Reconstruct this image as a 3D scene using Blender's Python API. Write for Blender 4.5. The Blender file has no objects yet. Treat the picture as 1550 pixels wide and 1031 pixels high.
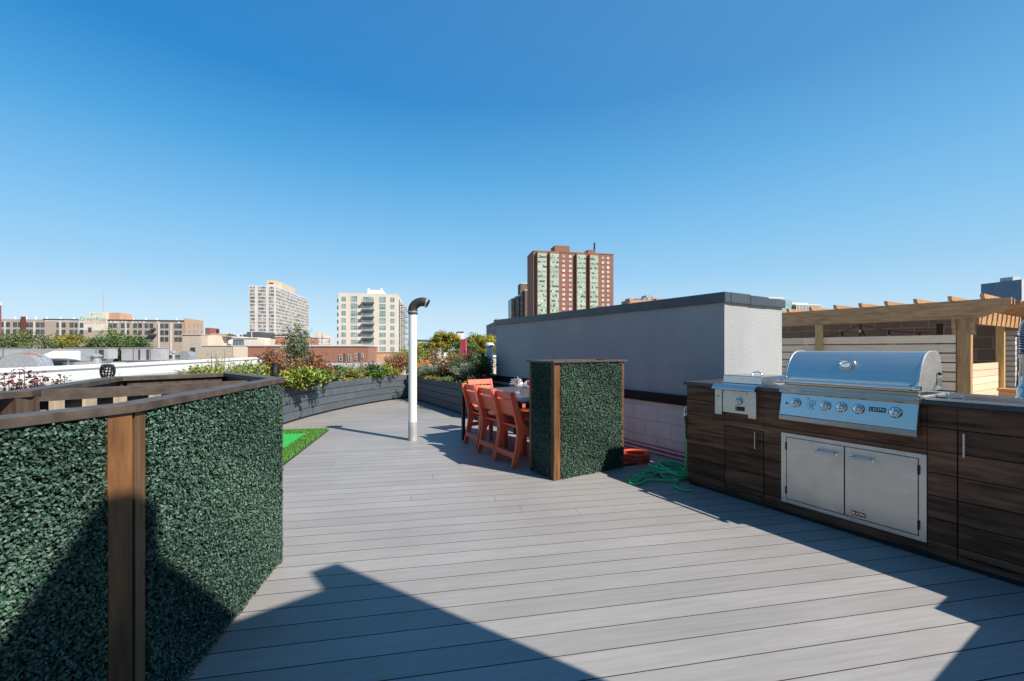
import bpy, bmesh, math, random
import numpy as np
from mathutils import Vector, Matrix
random.seed(7); RNG = np.random.default_rng(11)
R = math.radians
SC = bpy.context.scene
COL = SC.collection
# ------------------------------------------------------------------ camera
EYE, F = 1.33, 640.0            # eye height; focal length in pixels of a 1550 px wide frame
cd = bpy.data.cameras.new('camera'); cam = bpy.data.objects.new('camera', cd); COL.objects.link(cam)
cam.location = (0, 0, EYE); cam.rotation_euler = (R(90), 0, 0)
cd.sensor_width = 36; cd.lens = F/1550*36; cd.shift_y = 13.5/1550
cd.clip_start = 0.05; cd.clip_end = 9000
SC.camera = cam
# ------------------------------------------------------------------ light
SUN_EL = 44.6
SUN_DIR = Vector((.843*math.cos(R(SUN_EL)), -.538*math.cos(R(SUN_EL)), math.sin(R(SUN_EL)))).normalized()
w = bpy.data.worlds.new('World'); SC.world = w; w.use_nodes = True
nt = w.node_tree; bg = nt.nodes['Background']
sky = nt.nodes.new('ShaderNodeTexSky'); sky.sky_type = 'NISHITA'; sky.sun_disc = False
sky.sun_elevation = R(SUN_EL); sky.sun_rotation = math.atan2(.843, -.538)
sky.air_density = 1.0; sky.dust_density = 0.2; sky.ozone_density = 3.0; sky.altitude = 200
def wn(k, **kw):
    n = nt.nodes.new(k)
    for a_, b_ in kw.items(): setattr(n, a_, b_)
    return n
tcw = wn('ShaderNodeTexCoord'); sxw = wn('ShaderNodeSeparateXYZ'); rw = wn('ShaderNodeValToRGB')
nt.links.new(tcw.outputs['Generated'], sxw.inputs[0]); nt.links.new(sxw.outputs[2], rw.inputs[0])
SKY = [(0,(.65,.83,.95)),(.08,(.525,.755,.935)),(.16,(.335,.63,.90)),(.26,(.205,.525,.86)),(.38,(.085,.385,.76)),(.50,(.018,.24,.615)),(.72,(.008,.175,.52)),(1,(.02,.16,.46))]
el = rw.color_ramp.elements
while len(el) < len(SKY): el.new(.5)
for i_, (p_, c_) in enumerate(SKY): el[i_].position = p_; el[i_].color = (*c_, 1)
dt = wn('ShaderNodeVectorMath', operation='DOT_PRODUCT'); dt.inputs[1].default_value = SUN_DIR
nt.links.new(tcw.outputs['Generated'], dt.inputs[0])
mrw = wn('ShaderNodeMapRange'); mrw.inputs[1].default_value = -.35; mrw.inputs[2].default_value = .75; mrw.inputs[4].default_value = .34
nt.links.new(dt.outputs['Value'], mrw.inputs[0])
mxw = wn('ShaderNodeMixRGB'); mxw.inputs[2].default_value = (.29,.56,.77,1)      # paler towards the sun
nt.links.new(mrw.outputs[0], mxw.inputs[0]); nt.links.new(rw.outputs[0], mxw.inputs[1])
scw = wn('ShaderNodeVectorMath', operation='SCALE'); scw.inputs['Scale'].default_value = 10.0
nt.links.new(mxw.outputs[0], scw.inputs[0])
mx2 = wn('ShaderNodeMixRGB'); mx2.inputs[0].default_value = .07
nt.links.new(scw.outputs[0], mx2.inputs[1]); nt.links.new(sky.outputs[0], mx2.inputs[2]); 
sby = wn('ShaderNodeMapRange'); sby.interpolation_type = 'SMOOTHSTEP'       # added dimming of the sky behind the camera, deepens the shade
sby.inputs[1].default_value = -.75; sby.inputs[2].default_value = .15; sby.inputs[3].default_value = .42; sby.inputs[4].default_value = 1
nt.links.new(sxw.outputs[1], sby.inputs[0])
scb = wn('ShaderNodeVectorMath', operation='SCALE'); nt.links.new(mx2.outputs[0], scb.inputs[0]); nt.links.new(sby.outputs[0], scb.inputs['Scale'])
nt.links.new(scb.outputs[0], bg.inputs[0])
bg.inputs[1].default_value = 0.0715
sd = bpy.data.lights.new('sun', 'SUN'); sd.energy = 5.0; sd.angle = R(.5); sd.color = (1, .90, .78)
so = bpy.data.objects.new('sun', sd); COL.objects.link(so)
so.rotation_euler = SUN_DIR.to_track_quat('Z', 'Y').to_euler(); so.location = (20, -15, 30)
vs = SC.view_settings; vs.view_transform = 'Standard'; vs.look = 'None'; vs.exposure = 0.55; vs.gamma = 1
SC.cycles.use_denoising = True
SC.cycles.max_bounces = 8
# ------------------------------------------------------------------ axes
PK = Vector((1.762, 4.193, 0))              # outdoor kitchen's far end
TH = math.atan2(-.857, .515)                # local x runs along its front, local y to its back
U = Vector((math.cos(TH), math.sin(TH), 0)); V = Vector((-math.sin(TH), math.cos(TH), 0))
DA = math.atan2(.184, .983)                 # direction of the deck boards and of the city's street grid
E_ = Vector((math.cos(DA), math.sin(DA), 0)); P_ = Vector((-math.sin(DA), math.cos(DA), 0))
def KW(u, v, z=0): p = PK + U*u + V*v; return (p.x, p.y, z)
def at(px, Y, z=0): return ((px-775)/F*Y, Y, z)
def zy(py, Y): return EYE - (py-529)/F*Y
# ------------------------------------------------------------------ materials
def nd(t, k, **kw):
    n = t.nodes.new(k)
    for a, b in kw.items(): setattr(n, a, b)
    return n
def mat(name, col, col2=None, rough=.6, metal=0, scale=8, stretch=(1,1,1), bump=0, bscale=None, detail=6, fac=(.35,.65),
        tint=0, spec=.5, rvar=0, extra=None, trans=0):
    """Principled with a noise mix of two colours, optional per-face tint, roughness variation and bump."""
    m = bpy.data.materials.new(name); m.use_nodes = True; t = m.node_tree; L = t.links
    b = t.nodes['Principled BSDF']; b.inputs['Roughness'].default_value = rough; b.inputs['Metallic'].default_value = metal
    b.inputs['Specular IOR Level'].default_value = spec
    tc = nd(t, 'ShaderNodeTexCoord'); mp = nd(t, 'ShaderNodeMapping'); mp.inputs['Scale'].default_value = stretch
    L.new(tc.outputs['Object'], mp.inputs[0])
    no = nd(t, 'ShaderNodeTexNoise'); no.inputs['Scale'].default_value = scale; no.inputs['Detail'].default_value = detail
    L.new(mp.outputs[0], no.inputs['Vector'])
    cr = nd(t, 'ShaderNodeValToRGB'); cr.color_ramp.elements[0].position = fac[0]; cr.color_ramp.elements[1].position = fac[1]
    cr.color_ramp.elements[0].color = (*col, 1); cr.color_ramp.elements[1].color = (*(col2 or col), 1)
    L.new(no.outputs[0], cr.inputs[0]); out = cr.outputs[0]
    if tint:
        a = nd(t, 'ShaderNodeAttribute', attribute_name='tint')
        mr = nd(t, 'ShaderNodeMapRange'); mr.inputs[3].default_value = 1-tint; mr.inputs[4].default_value = 1+tint
        L.new(a.outputs['Fac'], mr.inputs[0])
        mx = nd(t, 'ShaderNodeVectorMath', operation='SCALE'); L.new(out, mx.inputs[0]); L.new(mr.outputs[0], mx.inputs['Scale'])
        out = mx.outputs[0]
    L.new(out, b.inputs['Base Color'])
    if rvar:
        mr = nd(t, 'ShaderNodeMapRange'); mr.inputs[3].default_value = max(0, rough-rvar); mr.inputs[4].default_value = rough+rvar
        L.new(no.outputs[0], mr.inputs[0]); L.new(mr.outputs[0], b.inputs['Roughness'])
    if bump:
        n2 = nd(t, 'ShaderNodeTexNoise'); n2.inputs['Scale'].default_value = bscale or scale*3; n2.inputs['Detail'].default_value = 5
        L.new(mp.outputs[0], n2.inputs['Vector'])
        bp = nd(t, 'ShaderNodeBump'); bp.inputs['Strength'].default_value = bump; bp.inputs['Distance'].default_value = .02
        L.new(n2.outputs[0], bp.inputs['Height']); L.new(bp.outputs[0], b.inputs['Normal'])
    if trans:
        b.inputs['Transmission Weight'].default_value = trans
    if extra: extra(t, b)
    return m
def dirt(scale, lo=.86, hi=1.06, stretch=(1,1,1), fac=(.3,.7)):
    """worn, uneven patches of the surface itself"""
    def f(t, b):
        L=t.links; src=b.inputs['Base Color'].links[0].from_socket
        tc=nd(t,'ShaderNodeTexCoord'); mp=nd(t,'ShaderNodeMapping'); mp.inputs['Scale'].default_value=stretch; L.new(tc.outputs['Object'],mp.inputs[0])
        n=nd(t,'ShaderNodeTexNoise'); n.inputs['Scale'].default_value=scale; n.inputs['Detail'].default_value=8; n.inputs['Roughness'].default_value=.62; L.new(mp.outputs[0],n.inputs['Vector'])
        r=nd(t,'ShaderNodeMapRange'); r.inputs[1].default_value=fac[0]; r.inputs[2].default_value=fac[1]; r.inputs[3].default_value=lo; r.inputs[4].default_value=hi; L.new(n.outputs[0],r.inputs[0])
        m=nd(t,'ShaderNodeVectorMath',operation='SCALE'); L.new(src,m.inputs[0]); L.new(r.outputs[0],m.inputs['Scale']); L.new(m.outputs[0],b.inputs['Base Color'])
    return f
def leafmat(name, cols, rough=.5, sub=.0, spec=.5):
    """leaf colours picked per leaf by the 'tint' attribute"""
    m = bpy.data.materials.new(name); m.use_nodes = True; t = m.node_tree; L = t.links
    b = t.nodes['Principled BSDF']; b.inputs['Roughness'].default_value = rough; b.inputs['Specular IOR Level'].default_value = spec
    a = nd(t, 'ShaderNodeAttribute', attribute_name='tint'); cr = nd(t, 'ShaderNodeValToRGB')
    el = cr.color_ramp.elements
    while len(el) < len(cols): el.new(.5)
    for i, c in enumerate(cols): el[i].position = i/max(1, len(cols)-1); el[i].color = (*c, 1)
    L.new(a.outputs['Fac'], cr.inputs[0]); L.new(cr.outputs[0], b.inputs['Base Color'])
    if sub:
        tr = nd(t, 'ShaderNodeBsdfTranslucent'); L.new(cr.outputs[0], tr.inputs['Color'])
        mx = nd(t, 'ShaderNodeMixShader'); mx.inputs[0].default_value = sub
        L.new(b.outputs[0], mx.inputs[1]); L.new(tr.outputs[0], mx.inputs[2]); L.new(mx.outputs[0], t.nodes['Material Output'].inputs[0])
    return m
def brickmat(name, c1, c2, mortar, bw, bh, ms=.01, axis='XZ', rough=.85, bump=.4, soft=0):
    m = bpy.data.materials.new(name); m.use_nodes = True; t = m.node_tree; L = t.links
    b = t.nodes['Principled BSDF']; b.inputs['Roughness'].default_value = rough
    tc = nd(t, 'ShaderNodeTexCoord'); sx = nd(t, 'ShaderNodeSeparateXYZ'); cx = nd(t, 'ShaderNodeCombineXYZ')
    L.new(tc.outputs['Object'], sx.inputs[0])
    ad = nd(t, 'ShaderNodeMath', operation='ADD'); L.new(sx.outputs[0], ad.inputs[0]); L.new(sx.outputs[1], ad.inputs[1])
    L.new(ad.outputs[0], cx.inputs[0]); L.new(sx.outputs[2], cx.inputs[1])
    br = nd(t, 'ShaderNodeTexBrick'); br.inputs['Scale'].default_value = 1
    br.inputs['Color1'].default_value = (*c1, 1); br.inputs['Color2'].default_value = (*c2, 1); br.inputs['Mortar'].default_value = (*mortar, 1)
    br.inputs['Mortar Size'].default_value = ms; br.inputs['Brick Width'].default_value = bw; br.inputs['Row Height'].default_value = bh
    br.inputs['Mortar Smooth'].default_value = .3
    L.new(cx.outputs[0], br.inputs[0])
    no = nd(t, 'ShaderNodeTexNoise'); no.inputs['Scale'].default_value = 1.3/bw; no.inputs['Detail'].default_value = 6; L.new(tc.outputs['Object'], no.inputs[0])
    mr = nd(t, 'ShaderNodeMapRange'); mr.inputs[3].default_value = .75; mr.inputs[4].default_value = 1.25; L.new(no.outputs[0], mr.inputs[0])
    mx = nd(t, 'ShaderNodeVectorMath', operation='SCALE'); L.new(br.outputs[0], mx.inputs[0]); L.new(mr.outputs[0], mx.inputs['Scale'])
    L.new(mx.outputs[0], b.inputs['Base Color'])
    bp = nd(t, 'ShaderNodeBump'); bp.inputs['Strength'].default_value = bump; bp.inputs['Distance'].default_value = .01; bp.invert = True
    L.new(br.outputs['Fac'], bp.inputs['Height']); L.new(bp.outputs[0], b.inputs['Normal'])
    return m
M = {}
M['deck'] = mat('deck_composite', (.268,.263,.260), (.303,.297,.294), rough=.5, scale=2.2, stretch=(1.0,20,1), bump=.10, bscale=9, extra=dirt(.9,.88,1.07), tint=.065, spec=.4, rvar=.1)
M['deck_edge'] = mat('deck_board_edge', (.045,.04,.038), rough=.9)
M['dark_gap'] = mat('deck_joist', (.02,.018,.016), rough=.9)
M['walnut'] = mat('stained_timber_dark', (.048,.034,.026), (.10,.070,.050), rough=.55, scale=3, stretch=(14,14,1.0), bump=.15, bscale=10, tint=.12)
M['capwood'] = mat('stained_cap_board', (.055,.045,.038), (.105,.082,.064), rough=.5, scale=5, stretch=(3,3,3), bump=.1, bscale=14)
M['amber'] = mat('amber_timber', (.075,.033,.012), (.245,.115,.042), rough=.5, extra=dirt(6,.55,1.1,(1,1,.25),(.25,.6)), scale=4, stretch=(6,6,.8), bump=.12, bscale=8, fac=(.3,.68))
M['amberdark'] = mat('weathered_amber_timber', (.075,.045,.026), (.20,.115,.055), rough=.5, scale=3, stretch=(14,14,.8), bump=.12, bscale=9, fac=(.3,.7))
M['greyply'] = mat('weathered_grey_boards', (.20,.17,.14), (.36,.31,.26), rough=.85, scale=4, stretch=(2,2,7))
M['rawwood'] = mat('weathered_raw_timber', (.22,.165,.115), (.40,.33,.25), rough=.8, scale=5, stretch=(8,8,1))
M['ipe'] = mat('ipe_cladding', (.036,.016,.010), (.235,.110,.060), rough=.6, spec=.28, scale=3.2, stretch=(1.0,6,9), bump=.2, bscale=9, extra=dirt(2.2,.6,1.25,(.6,1,4)), tint=.42, rvar=.1, fac=(.3,.75))
M['black'] = mat('black_paint', (.010,.010,.012), (.018,.018,.020), rough=.45)
M['rubber'] = mat('black_rubber', (.022,.022,.024), (.035,.035,.037), rough=.6)
M['granite'] = mat('dark_granite', (.035,.040,.047), (.075,.08,.09), rough=.32, scale=90, spec=.6, rvar=.05)
def brushed(name, c, rough=.27, sx=(1,1,1)):
    m = mat(name, tuple(x*.92 for x in c), c, rough=rough, metal=1, scale=6, stretch=sx, rvar=.07, bump=.02, bscale=40); return m
M['steel'] = brushed('brushed_steel', (.67,.645,.62), .28, (.6,12,30))
M['steel_lid'] = brushed('brushed_steel_hood', (.77,.70,.63), .36, (.6,12,30))
M['steel_door'] = brushed('brushed_steel_sheet', (.76,.725,.68), .44, (1.2,1.2,14))
_sd=M['steel_door']; dirt(7,.86,1.03)(_sd.node_tree,_sd.node_tree.nodes['Principled BSDF'])
M['chrome'] = mat('polished_chrome', (.80,.775,.74), rough=.08, metal=1)
M['galv'] = mat('galvanised_metal', (.42,.44,.46), (.58,.60,.62), rough=.45, metal=.6, scale=12)
M['stucco'] = mat('grey_stucco', (.335,.358,.380), (.385,.408,.428), rough=.95, spec=.2, extra=dirt(1.4,.90,1.05,(1,1,.25)), scale=1.2, bump=.35, bscale=45)
M['capmetal'] = mat('slate_metal_coping', (.048,.062,.080), (.062,.078,.098), rough=.4, scale=3)
M['coping'] = mat('dark_coping', (.012,.011,.013), (.020,.018,.021), rough=.6, spec=.15, scale=3)
M['cmu'] = brickmat('painted_block', (.66,.69,.64), (.70,.73,.68), (.50,.52,.49), .4, .2, .008, rough=.6, bump=.25)
M['cmu_grey'] = brickmat('bare_block', (.17,.150,.132), (.215,.19,.165), (.30,.275,.25), .4, .2, .012)
M['redpaint'] = mat('faded_red_paint', (.36,.13,.10), (.46,.19,.15), rough=.6, scale=9)
M['whitepaint'] = mat('white_paint', (.74,.74,.74), (.82,.82,.82), rough=.5, scale=5)
M['slat'] = mat('slate_grey_boards', (.070,.090,.110), (.088,.110,.132), rough=.6, scale=4, stretch=(2,2,6), extra=dirt(1.5,.85,1.1), tint=.10)
M['soil'] = mat('potting_soil', (.03,.02,.014), (.07,.05,.035), rough=.95, scale=30, bump=1)
M['coral'] = mat('coral_recycled_plastic', (.72,.125,.068), (.78,.155,.085), rough=.42, scale=30, bump=.06, bscale=120)
M['tabletop'] = mat('charcoal_tabletop', (.075,.075,.08), (.11,.11,.115), rough=.35, scale=20)
M['turf'] = mat('putting_green_felt', (.02,.34,.055), (.03,.42,.085), rough=.8, scale=60, bump=.3)
M['grassblade'] = leafmat('fringe_grass', [(.035,.12,.02), (.08,.24,.035), (.14,.34,.06)], .6)
M['orangehose'] = mat('orange_hose', (.52,.075,.028), (.60,.10,.04), rough=.4)
M['greenhose'] = mat('green_hose', (.04,.50,.18), (.06,.60,.26), rough=.4)
M['cedar'] = mat('cedar_beam', (.35,.185,.083), (.54,.32,.155), rough=.65, scale=4, stretch=(1,7,7), tint=.15)
M['post_cedar'] = mat('cedar_post', (.35,.19,.08), (.51,.305,.145), rough=.65, scale=4, stretch=(8,8,1), tint=.1)
M['pine'] = mat('pale_pine', (.80,.57,.385), (.90,.70,.51), rough=.7, scale=3, stretch=(1.2,10,10), tint=.15)
M['treated'] = mat('treated_pine', (.48,.33,.12), (.60,.44,.19), rough=.7, scale=4, stretch=(8,8,1))
M['brick'] = brickmat('red_brick', (.27,.085,.05), (.36,.13,.08), (.38,.30,.25), .22, .075, .01)
M['pinkroof'] = mat('pink_roof', (.25,.15,.13), (.34,.22,.195), rough=.9, scale=1.2)
M['roof_white'] = mat('white_membrane', (.70,.70,.69), (.80,.80,.79), rough=.6, scale=.6)
M['roof_grey'] = mat('grey_membrane', (.30,.31,.32), (.40,.41,.42), rough=.8, scale=.5)
M['hvac'] = mat('hvac_casing', (.32,.33,.36), (.41,.42,.45), rough=.5, scale=1.5)
M['hvac_dark'] = mat('hvac_louvre', (.04,.04,.045), (.09,.085,.08), rough=.6, scale=9, stretch=(.2,.2,6))
M['rust'] = mat('duct_with_rust', (.50,.56,.62), (.35,.10,.03), rough=.5, scale=1.3, fac=(.60,.64))
M['glass'] = mat('window_glass', (.03,.045,.06), (.10,.15,.18), rough=.08, scale=.35, spec=.9, detail=2)
M['glass_teal'] = mat('teal_glass', (.06,.17,.20), (.30,.48,.50), rough=.1, scale=.33, spec=.9, detail=2)
M['ground'] = mat('city_ground', (.06,.075,.05), (.16,.15,.13), rough=.95, scale=.02)
# ------------------------------------------------------------------ mesh builder
class MB:
    def __init__(s): s.v=[]; s.f=[]; s.m=[]; s.t=[]; s.mi=0; s.ti=None
    def add(s, vs, fs):
        o=len(s.v); s.v += [tuple(p) for p in vs]; t = random.random() if s.ti is None else s.ti
        for f in fs: s.f.append(tuple(i+o for i in f)); s.m.append(s.mi); s.t.append(t)
        return s
    def box(s, x0,x1,y0,y1,z0,z1, rz=0, piv=None, mtx=None):
        vs=[Vector((x,y,z)) for z in (z0,z1) for y in (y0,y1) for x in (x0,x1)]
        if rz:
            c=Vector(piv or ((x0+x1)/2,(y0+y1)/2,0)); m=Matrix.Rotation(rz,3,'Z'); vs=[c+m@(p-c) for p in vs]
        if mtx is not None: vs=[mtx@p for p in vs]
        return s.add(vs,[(0,2,3,1),(4,5,7,6),(0,1,5,4),(2,6,7,3),(0,4,6,2),(1,3,7,5)])
    def bar(s, a, b, w, h, up=(0,0,1)):
        """box from point a to point b, w wide (sideways), h high (along up)"""
        a=Vector(a); b=Vector(b); d=(b-a); L=d.length; d.normalize(); side=d.cross(Vector(up)).normalized(); upv=side.cross(d)
        vs=[]
        for p in (a,b):
            for i,j in ((-1,-1),(1,-1),(1,1),(-1,1)): vs.append(p+side*(i*w/2)+upv*(j*h/2))
        return s.add(vs,[(0,1,2,3),(7,6,5,4),(0,4,5,1),(1,5,6,2),(2,6,7,3),(3,7,4,0)])
    def prism(s, poly, a0, a1, axis='x'):
        """extrude a 2-D polygon along an axis: x -> poly is (y,z); y -> (x,z); z -> (x,y)"""
        n=len(poly); g={'x':lambda p,a:(a,p[0],p[1]),'y':lambda p,a:(p[0],a,p[1]),'z':lambda p,a:(p[0],p[1],a)}[axis]
        vs=[g(p,a0) for p in poly]+[g(p,a1) for p in poly]
        area=sum(poly[i][0]*poly[(i+1)%n][1]-poly[(i+1)%n][0]*poly[i][1] for i in range(n))
        fs=[tuple(range(n))[::-1], tuple(range(n,2*n))]+[(i,(i+1)%n,n+(i+1)%n,n+i) for i in range(n)]
        flip = (area<0) ^ (axis=='y')
        if flip: fs=[f[::-1] for f in fs]
        return s.add(vs,fs)
    def tube(s, pts, r, n=8, cap=True, closed=False):
        pts=[Vector(p) for p in pts]; N=len(pts); rr=r if hasattr(r,'__len__') else [r]*N
        vs=[]; fs=[]; ref=None
        for i,p in enumerate(pts):
            if closed: d=pts[(i+1)%N]-pts[i-1]
            else: d=pts[min(i+1,N-1)]-pts[max(i-1,0)]
            if d.length<1e-9: d=Vector((0,0,1))
            d.normalize()
            if ref is None: ref=Vector((0,0,1)) if abs(d.z)<.9 else Vector((1,0,0))
            a=d.cross(ref)
            if a.length<1e-6: a=d.cross(Vector((0,1,0)))
            a.normalize(); b=a.cross(d).normalized(); ref=b
            for k in range(n):
                t=2*math.pi*k/n; vs.append(p+a*(math.cos(t)*rr[i])+b*(math.sin(t)*rr[i]))
        for i in range(N if closed else N-1):
            j=(i+1)%N
            for k in range(n): fs.append((i*n+k,j*n+k,j*n+(k+1)%n,i*n+(k+1)%n))
        if cap and not closed: fs += [tuple(range(n)), tuple(range((N-1)*n,N*n))[::-1]]
        return s.add(vs,fs)
    def lathe(s, prof, c=(0,0,0), n=20, mtx=None):
        vs=[]; fs=[]; c=Vector(c)
        for r,z in prof:
            for k in range(n):
                t=2*math.pi*k/n; p=Vector((max(r,1e-4)*math.cos(t),max(r,1e-4)*math.sin(t),z)); vs.append(c+(mtx@p if mtx is not None else p))
        for i in range(len(prof)-1):
            for k in range(n): fs.append((i*n+k,i*n+(k+1)%n,(i+1)*n+(k+1)%n,(i+1)*n+k))
        fs += [tuple(range(n))[::-1], tuple(range((len(prof)-1)*n,len(prof)*n))]
        return s.add(vs,fs)
    def quad(s,a,b,c,d): return s.add([a,b,c,d],[(0,1,2,3)])
    def build(s, name, mats, parent=None, bevel=0, smooth=False, seg=2, autos=None):
        me=bpy.data.meshes.new(name); me.from_pydata(s.v,[],s.f)
        if not isinstance(mats,(list,tuple)): mats=[mats]
        for m in mats: me.materials.append(m)
        me.polygons.foreach_set('material_index', s.m)
        at_=me.attributes.new('tint','FLOAT','FACE'); at_.data.foreach_set('value', s.t)
        if bevel:
            bm=bmesh.new(); bm.from_mesh(me)
            ed=[e for e in bm.edges if len(e.link_faces)==2 and e.calc_face_angle(0)>.6]
            bmesh.ops.bevel(bm, geom=ed, offset=bevel, segments=seg, affect='EDGES', profile=.5, clamp_overlap=True)
            bm.to_mesh(me); bm.free()
        if smooth:
            me.polygons.foreach_set('use_smooth',[True]*len(me.polygons))
            try: me.set_sharp_from_angle(angle=R(autos or 40))
            except Exception: pass
        o=bpy.data.objects.new(name,me); COL.objects.link(o)
        if parent: o.parent=parent
        return o
def thing(name, label, cat, loc=(0,0,0), rz=0, group=None):
    o=bpy.data.objects.new(name,None); COL.objects.link(o); o.location=loc; o.rotation_euler=(0,0,rz); o.empty_display_size=.1
    o['label']=label; o['category']=cat
    if group: o['group']=group
    return o
def tag(o,label,cat,group=None):
    o['label']=label; o['category']=cat
    if group: o['group']=group
    return o
def struct(o, kind='structure'): o['kind']=kind; return o
def copy_thing(src, loc, rz, label, group=None):
    c=src.copy(); COL.objects.link(c); c.location=loc; c.rotation_euler=(0,0,rz); c['label']=label
    if group: c['group']=group
    for ch in list(src.children):
        d=ch.copy(); COL.objects.link(d); d.parent=c
        for g in list(ch.children):
            e=g.copy(); COL.objects.link(e); e.parent=d
    return c
def leafmesh(name, mt, P, N, size, parent=None, aspect=.55, fold=.25, tint=None, T=None):
    """one mesh of many six-point folded leaves; P positions, N facing, size lengths (arrays)"""
    n=len(P); P=np.asarray(P,float); N=np.asarray(N,float); N/=np.linalg.norm(N,axis=1,keepdims=True)+1e-9
    if T is None: T=RNG.normal(size=(n,3))
    T=T-N*np.sum(T*N,axis=1,keepdims=True); T/=np.linalg.norm(T,axis=1,keepdims=True)+1e-9
    B=np.cross(N,T); s=np.asarray(size,float).reshape(n,1)
    w=s*aspect*.5; up=N*(s*fold*.5)
    pts=np.stack([P-T*s*.5, P-T*s*.08+B*w+up, P+T*s*.28+B*w*.75+up*.9, P+T*s*.5, P+T*s*.28-B*w*.75+up*.9, P-T*s*.08-B*w+up],1).reshape(-1,3)
    me=bpy.data.meshes.new(name); me.vertices.add(n*6); me.vertices.foreach_set('co',pts.astype(np.float32).ravel())
    idx=np.arange(n)[:,None]*6
    loops=np.concatenate([idx+[0,1,2,3], idx+[0,3,4,5]],1).ravel()
    me.loops.add(n*8); me.loops.foreach_set('vertex_index',loops.astype(np.int32))
    me.polygons.add(n*2); me.polygons.foreach_set('loop_start',(np.arange(n*2)*4).astype(np.int32)); me.polygons.foreach_set('loop_total',np.full(n*2,4,np.int32))
    me.update(calc_edges=True); me.materials.append(mt)
    tv=RNG.random(n) if tint is None else tint
    a=me.attributes.new('tint','FLOAT','FACE'); a.data.foreach_set('value',np.repeat(tv,2).astype(np.float32))
    o=bpy.data.objects.new(name,me); COL.objects.link(o)
    if parent: o.parent=parent
    return o
def textmesh(s, size, extr=.001, align='CENTER'):
    """the lettering as vertex and face lists in the x-z plane, facing -y"""
    c=bpy.data.curves.new('lettering','FONT'); c.body=s; c.size=size; c.extrude=extr; c.align_x=align; c.align_y='CENTER'; c.resolution_u=3
    o=bpy.data.objects.new('lettering',c); COL.objects.link(o); dg=bpy.context.evaluated_depsgraph_get()
    me=bpy.data.meshes.new_from_object(o.evaluated_get(dg)); vs=[(v.co.x,-v.co.z,v.co.y) for v in me.vertices]; fs=[tuple(p.vertices) for p in me.polygons]
    bpy.data.objects.remove(o); bpy.data.curves.remove(c); bpy.data.meshes.remove(me)
    return vs,fs
# ================================================================== ground, roofs, deck
def sheet(name, poly, z, m, thick=.0):
    b=MB()
    if thick: b.prism(poly, z-thick, z, 'z')
    else: b.add([(x,y,z) for x,y in poly],[tuple(range(len(poly)))])
    return struct(b.build(name, m))
sheet('ground', [(-6000,-3000),(6000,-3000),(6000,8000),(-6000,8000)], -13.5, M['ground'])
def DW(x,y,z=0): p=E_*x+P_*y; return (p.x,p.y,z)
sheet('terrace', [KW(-9,1.0)[:2],KW(4.5,1.0)[:2],KW(4.5,8.5)[:2],KW(-9,8.5)[:2]], -.052, M['roof_grey'])
sheet('roof', [DW(-17.2,-8)[:2],DW(14,-8)[:2],DW(14,16)[:2],DW(-17.2,16)[:2]], -.06, M['pinkroof'], 13.3)
b=MB(); pitch=.147
for r in range(-30, 92):
    y0=r*pitch; xm=(4.42-.3486*(y0+pitch))/.937; x=-6.2-random.random()*9
    while x < xm-.02:
        L=random.uniform(8.0,13.0)
        x1=min(x+L, xm)
        if xm-x1<.4: x1=xm
        b.ti=random.random()
        if x1<-6.15: x=x1; continue
        ax,ay=max(x,-6.2)+.0012,x1-.0012; c=.0006
        n0=len(b.m); b.prism([(y0+.0021,-.024),(y0+pitch-.0021,-.024),(y0+pitch-.0021,-c),(y0+pitch-.0021-c,0),(y0+.0021+c,0),(y0+.0021,-c)], ax, ay, 'x')
        b.m[n0:]=[0 if i in (5,) else 1 for i in range(len(b.m)-n0)]; x=x1
b.ti=None
deck=struct(b.build('deck', [M['deck'],M['deck_edge']])); deck.rotation_euler=(0,0,DA)
sheet('deck_joists', [DW(-6.3,-4.5)[:2],DW((4.42+.3486*4.5)/.937,-4.5)[:2],DW((4.42-.3486*13.6)/.937,13.6)[:2],DW(-6.3,13.6)[:2]], -.03, M['dark_gap'])
# ================================================================== stucco bulkhead and parapet along the kitchen side
WV=.727
pw=thing('parapet_wall','low white painted block wall with dark coping running from the dining table to the kitchen','wall',KW(0,WV),TH)
b=MB().box(-5.75,4.2,0,.20,.0,.655); b.build('block_wall',M['cmu'],pw)
b=MB().box(-5.78,4.2,-.035,.235,.655,.77); b.build('coping',M['coping'],pw,bevel=.004)
b=MB().box(-3.6,-.05,-.05,-.004,0,.092); b.build('base_board',M['redpaint'],pw)
b=MB(); b.tube([(-3.6,-.062,.076),(-.05,-.062,.076)],.008,6); b.tube([(-3.6,-.062,.022),(-.05,-.062,.022)],.008,6); b.build('conduit',M['whitepaint'],pw,smooth=True)
sb=thing('stucco_bulkhead','long grey stucco roof bulkhead with slate metal coping, rising behind the outdoor kitchen','bulkhead',KW(0,WV),TH)
b=MB().box(-5.33,-.108,.02,1.22,.772,1.86); b.build('wall',M['stucco'],sb)
b=MB(); b.box(-5.37,-.083,-.01,.10,1.85,1.965); b.box(-.183,-.078,.10,.48,1.85,1.965); b.box(-.178,-.075,.482,.86,1.846,1.955); b.box(-.173,-.078,.862,1.25,1.848,1.945); b.box(-5.37,-.183,1.15,1.25,1.85,1.945)
b.build('coping',M['capmetal'],sb,bevel=.004)
b=MB().box(-5.25,-.19,.1,1.15,1.855,1.90); b.build('roof',M['roof_grey'],sb)
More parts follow.
